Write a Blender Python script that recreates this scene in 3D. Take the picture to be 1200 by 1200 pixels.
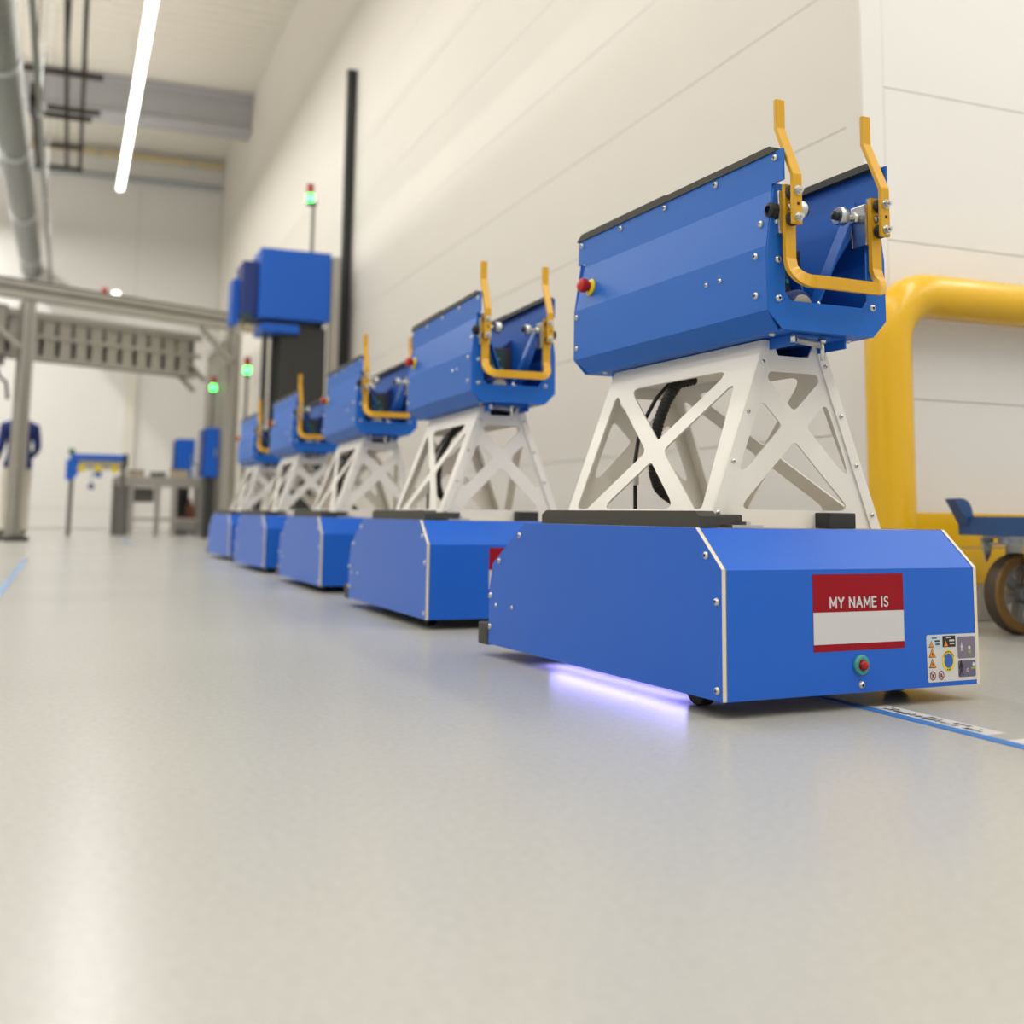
import bpy, bmesh, math, random
from mathutils import Matrix, Vector, Euler

random.seed(7)
scene = bpy.context.scene
for o in list(bpy.data.objects):
    bpy.data.objects.remove(o, do_unlink=True)
COL = scene.collection

# ------------------------------------------------------------------ camera
YAW, PITCH, ROLL = 0.37418, 0.12493, 0.01362
CAM_H = 0.33424
F_PX, CY = 1316.07, 439.19
cam_data = bpy.data.cameras.new('camera')
cam = bpy.data.objects.new('camera', cam_data)
COL.objects.link(cam)
f0 = Vector((math.sin(YAW), math.cos(YAW), 0)); r0 = Vector((math.cos(YAW), -math.sin(YAW), 0)); u0 = Vector((0, 0, 1))
fw = math.cos(PITCH) * f0 + math.sin(PITCH) * u0
up = -math.sin(PITCH) * f0 + math.cos(PITCH) * u0
rt = math.cos(ROLL) * r0 + math.sin(ROLL) * up
up2 = -math.sin(ROLL) * r0 + math.cos(ROLL) * up
mw = Matrix.Identity(4)
for i in range(3):
    mw[i][0], mw[i][1], mw[i][2] = rt[i], up2[i], -fw[i]
mw[2][3] = CAM_H
cam.matrix_world = mw
cam_data.sensor_fit = 'HORIZONTAL'
cam_data.sensor_width = 36.0
cam_data.lens = F_PX / 1200.0 * 36.0
cam_data.shift_x = 0.0
cam_data.shift_y = -(600.0 - CY) / 1200.0
cam_data.clip_start = 0.05
cam_data.clip_end = 200
cam_data.dof.use_dof = True
cam_data.dof.focus_distance = 2.15
cam_data.dof.aperture_fstop = 2.6
scene.camera = cam

# ------------------------------------------------------------------ view, world
vs = scene.view_settings
vs.view_transform = 'Standard'; vs.look = 'None'; vs.gamma = 1.0; vs.use_curve_mapping = False
vs.exposure = 0.0
world = bpy.data.worlds.new('world'); scene.world = world
world.use_nodes = True
world.node_tree.nodes['Background'].inputs[0].default_value = (0.9, 0.93, 1.0, 1)
world.node_tree.nodes['Background'].inputs[1].default_value = 0.3

LED_POWER = 0.142     # scales every strip light of the hall

# ------------------------------------------------------------------ materials
def new_mat(name):
    m = bpy.data.materials.new(name); m.use_nodes = True
    return m, m.node_tree.nodes, m.node_tree.links, m.node_tree.nodes['Principled BSDF']

def pmat(name, col, rough=0.5, metal=0.0, noise=0.0, nscale=8.0, bump=0.0, bscale=200.0, spec=0.5, coat=0.0, rnoise=0.0):
    m, n, l, b = new_mat(name)
    b.inputs['Base Color'].default_value = (*col, 1)
    b.inputs['Roughness'].default_value = rough
    b.inputs['Metallic'].default_value = metal
    b.inputs['Specular IOR Level'].default_value = spec
    b.inputs['Coat Weight'].default_value = coat
    tc = n.new('ShaderNodeTexCoord')
    if noise > 0 or rnoise > 0:
        t = n.new('ShaderNodeTexNoise'); t.inputs['Scale'].default_value = nscale; t.inputs['Detail'].default_value = 4
        l.new(tc.outputs['Object'], t.inputs['Vector'])
        if noise > 0:
            mx = n.new('ShaderNodeMix'); mx.data_type = 'RGBA'
            mx.inputs[6].default_value = (*[c * (1 - noise) for c in col], 1)
            mx.inputs[7].default_value = (*[min(1, c * (1 + noise)) for c in col], 1)
            l.new(t.outputs['Fac'], mx.inputs[0]); l.new(mx.outputs[2], b.inputs['Base Color'])
        if rnoise > 0:
            mr = n.new('ShaderNodeMapRange'); mr.inputs[3].default_value = rough - rnoise; mr.inputs[4].default_value = rough + rnoise
            l.new(t.outputs['Fac'], mr.inputs[0]); l.new(mr.outputs[0], b.inputs['Roughness'])
    if bump > 0:
        t2 = n.new('ShaderNodeTexNoise'); t2.inputs['Scale'].default_value = bscale; t2.inputs['Detail'].default_value = 2
        l.new(tc.outputs['Object'], t2.inputs['Vector'])
        bp = n.new('ShaderNodeBump'); bp.inputs['Strength'].default_value = bump; bp.inputs['Distance'].default_value = 0.002
        l.new(t2.outputs['Fac'], bp.inputs['Height']); l.new(bp.outputs[0], b.inputs['Normal'])
    return m

def emat(name, col, strength):
    m, n, l, b = new_mat(name)
    b.inputs['Base Color'].default_value = (*col, 1)
    b.inputs['Emission Color'].default_value = (*col, 1)
    b.inputs['Emission Strength'].default_value = strength
    return m

M = {}
M['blue'] = pmat('blue_powder_coat', (0.014, 0.122, 0.60), 0.36, noise=0.04, nscale=3, bump=0.05, bscale=900, spec=0.30)
M['blue_head'] = pmat('blue_sheet_paint', (0.012, 0.132, 0.55), 0.42, noise=0.04, nscale=4, bump=0.06, bscale=900, spec=0.25)
M['cream_edge'] = pmat('cream_panel_core', (0.72, 0.66, 0.55), 0.6, noise=0.05)
M['white_paint'] = pmat('white_powder_coat', (0.82, 0.80, 0.75), 0.45, noise=0.02, bump=0.08, bscale=700)
M['yellow'] = pmat('yellow_paint', (0.66, 0.355, 0.006), 0.34, noise=0.08, nscale=12, bump=0.1, bscale=500)
M['yellow_rail'] = pmat('yellow_gloss_paint', (0.78, 0.45, 0.004), 0.27, noise=0.05, nscale=5, coat=0.1, bump=0.02, bscale=40)
M['black'] = pmat('black_plastic', (0.018, 0.018, 0.017), 0.5, noise=0.1)
M['rubber'] = pmat('black_rubber', (0.014, 0.013, 0.012), 0.65)
M['dark_bar'] = pmat('dark_grey_foam', (0.050, 0.048, 0.042), 0.7, noise=0.1, nscale=60)
M['zinc'] = pmat('zinc_plated_steel', (0.62, 0.62, 0.60), 0.28, 1.0, noise=0.12, nscale=40)
M['galv'] = pmat('galvanised_steel', (0.55, 0.58, 0.60), 0.38, 1.0, noise=0.15, nscale=25)
M['red_sign'] = pmat('red_vinyl', (0.30, 0.003, 0.012), 0.55, spec=0.2)
M['white_sign'] = pmat('white_vinyl', (0.62, 0.62, 0.63), 0.45)
M['teal'] = pmat('teal_plastic', (0.05, 0.30, 0.27), 0.4)
M['red_btn'] = pmat('red_plastic', (0.50, 0.012, 0.008), 0.35)
M['red_lens'] = pmat('red_lens', (0.38, 0.004, 0.006), 0.12)
M['yellow_plastic'] = pmat('yellow_plastic', (0.80, 0.62, 0.01), 0.4)
M['orange'] = pmat('orange_print', (0.75, 0.26, 0.01), 0.5)
M['lblue_print'] = pmat('pale_blue_print', (0.50, 0.62, 0.75), 0.5)
M['purple_print'] = pmat('mauve_print', (0.19, 0.16, 0.23), 0.5)
M['purple2_print'] = pmat('violet_print', (0.13, 0.11, 0.19), 0.5)
M['green_print'] = pmat('green_print', (0.25, 0.42, 0.03), 0.5)
M['dkred_print'] = pmat('dark_red_print', (0.22, 0.01, 0.02), 0.5)
M['ink'] = pmat('black_ink', (0.01, 0.01, 0.012), 0.5)
M['blue_print'] = pmat('blue_print', (0.02, 0.11, 0.45), 0.45)
M['alu'] = pmat('aluminium_profile', (0.43, 0.41, 0.37), 0.42, 0.6, noise=0.08, nscale=6)
M['alu_dark'] = pmat('dark_aluminium', (0.17, 0.165, 0.15), 0.5, 0.4, noise=0.1)
M['charcoal'] = pmat('charcoal_paint', (0.030, 0.031, 0.030), 0.5, noise=0.1)
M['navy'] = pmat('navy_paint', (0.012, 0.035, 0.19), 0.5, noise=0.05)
M['tape'] = pmat('blue_floor_tape', (0.035, 0.17, 0.50), 0.5, noise=0.1, nscale=20)
M['tape_old'] = pmat('worn_blue_tape', (0.16, 0.28, 0.50), 0.55, noise=0.15, nscale=20)
M['paper'] = pmat('white_paper', (0.56, 0.56, 0.55), 0.6)
M['duct'] = pmat('duct_sheet', (0.24, 0.255, 0.235), 0.42, 0.6, noise=0.25, nscale=14)
M['tray'] = pmat('dark_cable_tray', (0.05, 0.044, 0.036), 0.6, noise=0.2)
M['beam'] = pmat('grey_girder', (0.44, 0.44, 0.46), 0.6, noise=0.06, nscale=2)
M['led'] = emat('led_diffuser', (1.0, 0.95, 0.86), 6.0)
M['glow'] = emat('underglow_led', (0.36, 0.33, 1.0), 16.0)
M['green_led'] = emat('green_signal_lens', (0.05, 1.0, 0.12), 7.0)
M['white_led'] = emat('white_lamp_lens', (1.0, 0.97, 0.85), 5.0)
M['signal_red'] = pmat('red_signal_lens', (0.45, 0.03, 0.01), 0.25)
M['cart_blue'] = pmat('cart_blue_paint', (0.022, 0.075, 0.21), 0.45, noise=0.08)
M['tyre'] = pmat('brown_tyre', (0.060, 0.043, 0.026), 0.6, noise=0.15, nscale=30)
M['tyre_side'] = pmat('ochre_polyurethane', (0.22, 0.115, 0.020), 0.5, noise=0.1, nscale=30)
M['hub'] = pmat('grey_hub', (0.26, 0.26, 0.26), 0.45, 0.4)
M['skin'] = pmat('skin', (0.50, 0.26, 0.17), 0.55)
M['cloth_blue'] = pmat('navy_cloth', (0.010, 0.022, 0.13), 0.85, noise=0.2, nscale=20)
M['cloth_light'] = pmat('light_trousers', (0.55, 0.50, 0.43), 0.85, noise=0.1, nscale=15)
M['hair'] = pmat('brown_hair', (0.06, 0.03, 0.015), 0.7)
M['wood'] = pmat('tan_board', (0.46, 0.38, 0.27), 0.6, noise=0.1)
M['pipe_yellow'] = pmat('pale_yellow_pipe', (0.68, 0.56, 0.30), 0.5)
M['pipe_grey'] = pmat('blue_grey_pipe', (0.38, 0.43, 0.46), 0.5)
M['green_cap'] = pmat('green_cap', (0.02, 0.16, 0.05), 0.5)
M['copper'] = pmat('brown_copper', (0.35, 0.12, 0.05), 0.5)
M['pcb'] = pmat('dark_teal_board', (0.01, 0.05, 0.055), 0.35)

def wall_material(name, col, rough):
    m, n, l, b = new_mat(name)
    tc = n.new('ShaderNodeTexCoord')
    t = n.new('ShaderNodeTexNoise'); t.inputs['Scale'].default_value = 0.6; t.inputs['Detail'].default_value = 3
    l.new(tc.outputs['Object'], t.inputs['Vector'])
    mx = n.new('ShaderNodeMix'); mx.data_type = 'RGBA'
    mx.inputs[6].default_value = (*[c * 0.97 for c in col], 1); mx.inputs[7].default_value = (*[c * 1.03 for c in col], 1)
    l.new(t.outputs['Fac'], mx.inputs[0]); l.new(mx.outputs[2], b.inputs['Base Color'])
    b.inputs['Roughness'].default_value = rough
    t2 = n.new('ShaderNodeTexNoise'); t2.inputs['Scale'].default_value = 2.2; t2.inputs['Detail'].default_value = 1
    l.new(tc.outputs['Object'], t2.inputs['Vector'])
    bp = n.new('ShaderNodeBump'); bp.inputs['Strength'].default_value = 0.10; bp.inputs['Distance'].default_value = 0.02
    l.new(t2.outputs['Fac'], bp.inputs['Height']); l.new(bp.outputs[0], b.inputs['Normal'])
    return m
M['wall'] = wall_material('cream_wall_panel', (0.745, 0.71, 0.645), 0.55)
M['wall_white'] = wall_material('white_wall_panel', (0.79, 0.78, 0.76), 0.5)
M['joint'] = pmat('panel_joint', (0.66, 0.62, 0.55), 0.7)
M['joint_white'] = pmat('white_panel_joint', (0.60, 0.58, 0.55), 0.7)
M['ceil'] = wall_material('ceiling_sheet', (0.84, 0.80, 0.72), 0.55)

def floor_material():
    m, n, l, b = new_mat('epoxy_floor')
    tc = n.new('ShaderNodeTexCoord')
    big = n.new('ShaderNodeTexNoise'); big.inputs['Scale'].default_value = 0.9; big.inputs['Detail'].default_value = 2
    l.new(tc.outputs['Object'], big.inputs['Vector'])
    fine = n.new('ShaderNodeTexNoise'); fine.inputs['Scale'].default_value = 90; fine.inputs['Detail'].default_value = 2
    l.new(tc.outputs['Object'], fine.inputs['Vector'])
    mx = n.new('ShaderNodeMix'); mx.data_type = 'RGBA'
    mx.inputs[6].default_value = (0.405, 0.407, 0.382, 1); mx.inputs[7].default_value = (0.485, 0.483, 0.452, 1)
    l.new(big.outputs['Fac'], mx.inputs[0])
    mx2 = n.new('ShaderNodeMix'); mx2.data_type = 'RGBA'; mx2.blend_type = 'MULTIPLY'
    mx2.inputs[0].default_value = 1.0
    ramp = n.new('ShaderNodeValToRGB')
    ramp.color_ramp.elements[0].position = 0.3; ramp.color_ramp.elements[0].color = (0.94, 0.94, 0.94, 1)
    ramp.color_ramp.elements[1].position = 0.7; ramp.color_ramp.elements[1].color = (1.03, 1.03, 1.03, 1)
    l.new(fine.outputs['Fac'], ramp.inputs[0])
    l.new(mx.outputs[2], mx2.inputs[6]); l.new(ramp.outputs[0], mx2.inputs[7])
    l.new(mx2.outputs[2], b.inputs['Base Color'])
    b.inputs['Roughness'].default_value = 0.27
    bp = n.new('ShaderNodeBump'); bp.inputs['Strength'].default_value = 0.03; bp.inputs['Distance'].default_value = 0.001
    l.new(fine.outputs['Fac'], bp.inputs['Height']); l.new(bp.outputs[0], b.inputs['Normal'])
    return m
M['floor'] = floor_material()

# ------------------------------------------------------------------ mesh helpers
def obj(name, bm, mats, parent=None, smooth=False):
    me = bpy.data.meshes.new(name)
    if isinstance(bm, bmesh.types.BMesh):
        bmesh.ops.recalc_face_normals(bm, faces=bm.faces)
        for e in bm.edges:
            if len(e.link_faces) == 2 and e.calc_face_angle(0) > 0.62: e.smooth = False
        bm.to_mesh(me); bm.free()
    else:
        me = bm; me.name = name
    if not isinstance(mats, (list, tuple)): mats = [mats]
    if len(me.materials): me.materials.clear()
    for m in mats: me.materials.append(M[m] if isinstance(m, str) else m)
    if smooth:
        for p in me.polygons: p.use_smooth = True
    o = bpy.data.objects.new(name, me); COL.objects.link(o)
    if parent is not None: o.parent = parent
    return o

def tag(o, label, cat, group=None):
    o['label'] = label; o['category'] = cat
    if group: o['group'] = group
    return o

def thing(name, label, cat, loc=(0, 0, 0), rotz=0.0, group=None):
    o = bpy.data.objects.new(name, None); COL.objects.link(o)
    o.empty_display_size = 0.1
    o.location = loc; o.rotation_euler = (0, 0, rotz)
    return tag(o, label, cat, group)

def box(bm, x0, x1, y0, y1, z0, z1, bev=0.0, mi=0):
    vs_ = [bm.verts.new(p) for p in ((x0,y0,z0),(x1,y0,z0),(x1,y1,z0),(x0,y1,z0),(x0,y0,z1),(x1,y0,z1),(x1,y1,z1),(x0,y1,z1))]
    fs = [bm.faces.new([vs_[i] for i in f]) for f in ((3,2,1,0),(4,5,6,7),(0,1,5,4),(1,2,6,5),(2,3,7,6),(3,0,4,7))]
    for f in fs: f.material_index = mi
    if bev > 0:
        es = list({e for f in fs for e in f.edges})
        bmesh.ops.bevel(bm, geom=es, offset=bev, segments=2, affect='EDGES', profile=0.7)
    return bm

def bx(*a, bev=0.0, mi=0):
    return box(bmesh.new(), *a, bev=bev, mi=mi)

def prism(bm, pts, axis, d0, d1, mi=0):
    """polygon pts (2D) extruded along axis 'x','y' or 'z' from d0 to d1"""
    def mk(p, d):
        return {'x': (d, p[0], p[1]), 'y': (p[0], d, p[1]), 'z': (p[0], p[1], d)}[axis]
    a = [bm.verts.new(mk(p, d0)) for p in pts]; b = [bm.verts.new(mk(p, d1)) for p in pts]
    n = len(pts); fs = [bm.faces.new(a), bm.faces.new(b[::-1])]
    for i in range(n): fs.append(bm.faces.new((a[i], a[(i+1) % n], b[(i+1) % n], b[i])))
    for f in fs: f.material_index = mi
    return fs

def cyl(bm, p0, p1, r0, r1=None, seg=12, caps=True, mi=0):
    p0, p1 = Vector(p0), Vector(p1); r1 = r0 if r1 is None else r1
    d = (p1 - p0).normalized()
    a = d.orthogonal().normalized(); b = d.cross(a)
    R0, R1 = [], []
    for i in range(seg):
        t = 2 * math.pi * i / seg; v = a * math.cos(t) + b * math.sin(t)
        R0.append(bm.verts.new(p0 + v * r0)); R1.append(bm.verts.new(p1 + v * r1))
    for i in range(seg):
        f = bm.faces.new((R0[i], R0[(i+1) % seg], R1[(i+1) % seg], R1[i])); f.material_index = mi; f.smooth = True
    if caps:
        bm.faces.new(R0[::-1]).material_index = mi; bm.faces.new(R1).material_index = mi
    return bm

def tube(bm, pts, r, seg=10, mi=0, caps=True):
    pts = [Vector(p) for p in pts]; rings = []
    prev = None
    for i, p in enumerate(pts):
        if i == 0: d = pts[1] - p
        elif i == len(pts) - 1: d = p - pts[-2]
        else: d = (pts[i+1] - p).normalized() + (p - pts[i-1]).normalized()
        d.normalize()
        if prev is None: a = d.orthogonal().normalized()
        else: a = (prev - d * prev.dot(d)).normalized()
        prev = a; b = d.cross(a)
        rr = r(i) if callable(r) else r
        rings.append([bm.verts.new(p + (a * math.cos(2*math.pi*k/seg) + b * math.sin(2*math.pi*k/seg)) * rr) for k in range(seg)])
    for A, B in zip(rings, rings[1:]):
        for k in range(seg):
            f = bm.faces.new((A[k], A[(k+1) % seg], B[(k+1) % seg], B[k])); f.smooth = True; f.material_index = mi
    if caps:
        bm.faces.new(rings[0][::-1]).material_index = mi; bm.faces.new(rings[-1]).material_index = mi
    return bm

def strap(bm, pts, wdirs, w, t, mi=0):
    """flat bar along pts; wdirs[i] = width direction at each point; thickness across"""
    pts = [Vector(p) for p in pts]; rings = []
    for i, p in enumerate(pts):
        if i == 0: d = pts[1] - p
        elif i == len(pts) - 1: d = p - pts[-2]
        else:
            d1 = (p - pts[i-1]).normalized(); d2 = (pts[i+1] - p).normalized(); d = d1 + d2
        d.normalize()
        wd = Vector(wdirs[i]); wd = (wd - d * wd.dot(d)).normalized(); td = d.cross(wd).normalized()
        k = 1.0
        if 0 < i < len(pts) - 1:
            c = max(0.5, d.dot((pts[i+1] - p).normalized())); k = 1 / c
        rings.append([bm.verts.new(p + wd * sx * w / 2 + td * sy * t / 2 * (k if False else 1)) for sx, sy in ((-1,-1),(1,-1),(1,1),(-1,1))])
    for A, B in zip(rings, rings[1:]):
        for k in range(4):
            bm.faces.new((A[k], A[(k+1) % 4], B[(k+1) % 4], B[k])).material_index = mi
    bm.faces.new(rings[0][::-1]).material_index = mi; bm.faces.new(rings[-1]).material_index = mi
    return bm

def lathe(bm, prof, seg=20, axis='z', mi=0, center=(0, 0, 0), ring=False):
    c = Vector(center); rings = []
    for r, h in prof:
        ring = []
        for k in range(seg):
            t = 2*math.pi*k/seg; u, v = r*math.cos(t), r*math.sin(t)
            q = {'z': (u, v, h), 'y': (u, h, v), 'x': (h, u, v)}[axis]
            ring.append(bm.verts.new(c + Vector(q)))
        rings.append(ring)
    for A, B in zip(rings, rings[1:] + (rings[:1] if ring else [])):
        for k in range(seg):
            f = bm.faces.new((A[k], A[(k+1) % seg], B[(k+1) % seg], B[k])); f.material_index = mi; f.smooth = True
    if ring: return bm
    bm.faces.new(rings[0]).material_index = mi; bm.faces.new(rings[-1][::-1]).material_index = mi
    return bm

def round_poly(pts, r, seg=4):
    out = []; n = len(pts)
    for i in range(n):
        p = Vector(pts[i]); a = Vector(pts[i-1]) - p; b = Vector(pts[(i+1) % n]) - p
        la, lb = a.length, b.length; a.normalize(); b.normalize()
        ang = a.angle(b); k = min(r / max(0.05, math.tan(ang / 2)), la * 0.45, lb * 0.45)
        for s in range(seg + 1):
            t = s / seg
            q = (p + a * k) * (1-t)**2 + p * 2*t*(1-t) + (p + b * k) * t**2
            out.append((q.x, q.y))
    return out

def clip(poly, n, c):
    """keep n.p >= c"""
    out = []; N = len(poly)
    for i in range(N):
        p, q = poly[i], poly[(i+1) % N]
        dp = n[0]*p[0] + n[1]*p[1] - c; dq = n[0]*q[0] + n[1]*q[1] - c
        if dp >= 0: out.append(p)
        if dp * dq < 0:
            t = dp / (dp - dq); out.append((p[0] + (q[0]-p[0])*t, p[1] + (q[1]-p[1])*t))
    return out

def curve_mesh(splines, th):
    """flat plate in XY with holes, thickness th centred on z=0"""
    cu = bpy.data.curves.new('tmp', 'CURVE'); cu.dimensions = '2D'; cu.fill_mode = 'BOTH'; cu.extrude = th / 2
    for pts in splines:
        s = cu.splines.new('POLY'); s.points.add(len(pts) - 1); s.use_cyclic_u = True
        for i, p in enumerate(pts): s.points[i].co = (p[0], p[1], 0, 1)
    o = bpy.data.objects.new('tmp', cu); COL.objects.link(o)
    bpy.context.view_layer.update()
    me = bpy.data.meshes.new_from_object(o.evaluated_get(bpy.context.evaluated_depsgraph_get()))
    bpy.data.objects.remove(o); bpy.data.curves.remove(cu)
    return me

def text_mesh(body, size, th=0.0002, offset=0.0, spacing=1.0):
    cu = bpy.data.curves.new('tmp', 'FONT'); cu.body = body; cu.size = size; cu.align_x = 'CENTER'; cu.align_y = 'CENTER'
    cu.extrude = th; cu.offset = offset; cu.space_character = spacing; cu.resolution_u = 3
    o = bpy.data.objects.new('tmp', cu); COL.objects.link(o)
    bpy.context.view_layer.update()
    me = bpy.data.meshes.new_from_object(o.evaluated_get(bpy.context.evaluated_depsgraph_get()))
    bpy.data.objects.remove(o); bpy.data.curves.remove(cu)
    return me

def xform_mesh(me, mat):
    me.transform(mat); me.update(); return me

def copy_tree(o, parent=None):
    c = o.copy(); COL.objects.link(c)
    if parent is not None: c.parent = parent
    for ch in list(o.children): copy_tree(ch, c)
    return c

def frame_mat(origin, ex, ey, ez):
    m = Matrix.Identity(4)
    for i in range(3):
        m[i][0], m[i][1], m[i][2], m[i][3] = ex[i], ey[i], ez[i], origin[i]
    return m

# shared bolt: button head with hex socket on a washer, axis +Z
def bolt_mesh(r):
    bm = bmesh.new()
    lathe(bm, [(r*1.02, -0.0005), (r*1.02, r*0.18), (r*0.98, r*0.20), (r*0.92, r*0.42), (r*0.72, r*0.62), (r*0.44, r*0.70), (r*0.40, r*0.30)], seg=10)
    me = bpy.data.meshes.new('bolt'); bmesh.ops.recalc_face_normals(bm, faces=bm.faces)
    for e in bm.edges: e.smooth = not (len(e.link_faces) == 2 and e.calc_face_angle(0) > 0.62)
    bm.to_mesh(me); bm.free()
    me.materials.append(M['zinc']); return me
BOLT = bolt_mesh(0.0068)
BOLT_S = bolt_mesh(0.0048)

def bolt(parent, p, normal, me=None, name='bolt'):
    o = bpy.data.objects.new(name, me or BOLT); COL.objects.link(o); o.parent = parent
    o.location = p; o.rotation_euler = Vector(normal).to_track_quat('Z', 'Y').to_euler()
    return o

# ================================================================== STRUCTURE
Y0, Y1 = -7.0, 22.0            # hall, back of the camera to the far wall
XL, XR = -9.0, 2.5             # left wall, side of the cream block
YF = 3.06                      # face of the block beside the guard rail
XFR = 8.0
ZC = 7.2

def struct(o):
    o['kind'] = 'structure'; return o

struct(obj('floor', bx(XL - .2, XFR + .2, Y0 - .2, Y1 + .2, -0.15, 0), 'floor'))

# corrugated ceiling, ribs running across the hall
bm = bmesh.new()
prof = []; y = Y0 - 0.2
while y < Y1 + 0.2:
    prof += [(y, ZC), (y + .10, ZC), (y + .13, ZC + .05), (y + .23, ZC + .05)]; y += 0.26
ra = [bm.verts.new((XL - .2, q[0], q[1])) for q in prof]; rb = [bm.verts.new((XFR + .2, q[0], q[1])) for q in prof]
for i in range(len(prof) - 1): bm.faces.new((ra[i], ra[i+1], rb[i+1], rb[i]))
ta = bm.verts.new((XL - .2, prof[0][0], ZC + .3)); tb = bm.verts.new((XFR + .2, prof[0][0], ZC + .3))
tc_ = bm.verts.new((XL - .2, prof[-1][0], ZC + .3)); td = bm.verts.new((XFR + .2, prof[-1][0], ZC + .3))
bm.faces.new((ta, tb, td, tc_))
struct(obj('ceiling', bm, 'ceil'))

def panel_wall(name, axis, pos, thick, lo, hi, seams, mat, jmat, face):
    """wall with one box per horizontal panel; axis 'x' = plane x=pos, face -1/+1 = direction of visible side"""
    back = pos - face * thick
    a, b = sorted((pos - face * 0.008, back))
    if axis == 'x': w = obj(name, bx(a, b, lo, hi, 0, ZC + .06), jmat)
    else: w = obj(name, bx(lo, hi, a, b, 0, ZC + .06), jmat)
    struct(w)
    zs = [0.0] + seams + [ZC + .04]
    g = 0.0016
    p0, p1 = sorted((pos, pos - face * 0.012))
    for z0, z1 in zip(zs, zs[1:]):
        if axis == 'x': obj('panel', bx(p0, p1, lo + .002, hi - .002, z0 + (g if z0 else 0), z1 - g), mat, w)
        else: obj('panel', bx(lo + .002, hi - .002, p0, p1, z0 + (g if z0 else 0), z1 - g), mat, w)
    return w

sx = [0.085 + 0.5445 * k for k in range(1, 13)]
sy = [0.20 + 0.55 * k for k in range(0, 13)]
panel_wall('wall_right', 'x', XR, 0.15, YF + 0.09, Y1, sx, 'wall', 'joint', -1)
panel_wall('wall_front_right', 'y', YF, 0.15, XR + 0.09, XFR, sy, 'wall_white', 'joint_white', -1)
# folded corner trim of the block
bm = bmesh.new()
prism(bm, [(XR - .003, YF - .003), (XR + .088, YF - .003), (XR + .088, YF + .14), (XR + .14, YF + .14), (XR + .14, YF + .088), (XR - .003, YF + .088)][:2] +
      [(XR + .088, YF + .02), (XR + .02, YF + .02), (XR + .02, YF + .088), (XR - .003, YF + .088)], 'z', 0, ZC)
bm.normal_update()
for f_ in bm.faces: f_.material_index = 1 if abs(f_.normal.x) > .5 else 0
struct(obj('trim_1', bm, ['wall_white', 'wall']))
# other walls
w = struct(obj('wall_back', bx(XL - .2, XR + .15, Y1 + .012, Y1 + .2, 0, ZC + .06), 'joint_white'))
xs_ = [XL, -6.0, -3.0, -0.95, 0.98, XR]
for a, b in zip(xs_, xs_[1:]):
    for z0, z1 in ((0.0, 0.36), (0.36, 3.6), (3.6, ZC)):
        obj('panel', bx(a + .006, b - .006, Y1, Y1 + .014, z0 + .006, z1 - .006), 'wall_white', w)
struct(obj('trim_2', bx(0.90, 1.10, Y1 - .10, Y1 + .01, 0, 3.5, bev=.01), 'wall'))
struct(obj('wall_left', bx(XL - .2, XL, Y0 - .2, Y1 + .2, 0, ZC + .06), 'wall_white'))
struct(obj('wall_front', bx(XL - .2, XFR + .2, Y0 - .2, Y0, 0, ZC + .06), 'wall_white'))
struct(obj('wall_far_right', bx(XFR, XFR + .2, Y0 - .2, YF + .15, 0, ZC + .06), 'wall_white'))
# girder under the ceiling
bm = bmesh.new()
prism(bm, [(18.25, 6.56), (18.75, 6.56), (18.75, 6.62), (18.55, 6.66), (18.55, 7.10), (18.75, 7.14), (18.75, 7.19), (18.25, 7.19), (18.25, 7.14), (18.31, 7.10), (18.31, 6.66), (18.25, 6.62)], 'x', XL, XR - .005)
struct(obj('trim_3', bm, 'beam'))

# ------------------------------------------------------------------ strip lights
def strip_light(x, y0, y1, z, label, group='added unseen strip lights', power=0.75):
    t = thing('strip_light', label, 'light', (x, (y0 + y1) / 2, z), 0, group)
    h = (y1 - y0) / 2
    obj('housing', bx(-.05, .05, -h, h, .012, .07, bev=.006), 'white_paint', t)
    bm = bmesh.new()
    prism(bm, round_poly([(-.05, -h), (.05, -h), (.05, h), (-.05, h)], .045), 'z', -.012, .011)
    obj('diffuser', bm, 'led', t)
    for k in (-.8, -.3, .3, .8):
        bm = bmesh.new(); cyl(bm, (0, k*h, .07), (0, k*h, ZC - z - .005), .004, seg=6); obj('suspension_rod', bm, 'zinc', t)
    ld = bpy.data.lights.new('strip_lamp', 'AREA'); ld.shape = 'RECTANGLE'; ld.size = .10; ld.size_y = 2 * h
    ld.energy = 95 * (2 * h) * LED_POWER * power; ld.color = (1.0, 0.972, 0.93)
    lo = bpy.data.objects.new('lamp', ld); COL.objects.link(lo); lo.parent = t; lo.location = (0, 0, -.02)
    lu = ld.copy(); lu.energy = ld.energy * .22                       # added upward fill lamp to brighten the ceiling; housing has no slot
    lo = bpy.data.objects.new('added_uplight', lu); COL.objects.link(lo); lo.parent = t; lo.location = (0, 0, .075); lo.rotation_euler = (math.pi, 0, 0)
    return t
strip_light(0.52, -5.5, 18.85, 5.5, 'long white strip light hanging over the aisle beside the cable ladder', None, .75)
for x, lab in ((-3.2, 'added unseen long white strip light hanging between the round duct and the left wall lights'), (-6.6, 'added unseen long white strip light hanging next to the left hall wall')):
    strip_light(x, -5.5, 21.0, 5.5, lab)  # rows added out of view to brighten the hall
strip_light(-1.75, 9.0, 21.2, 5.5, 'added unseen white strip light hanging beside the round duct near the back wall', power=1.5)  # extra row added out of view to lift the back wall
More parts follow.
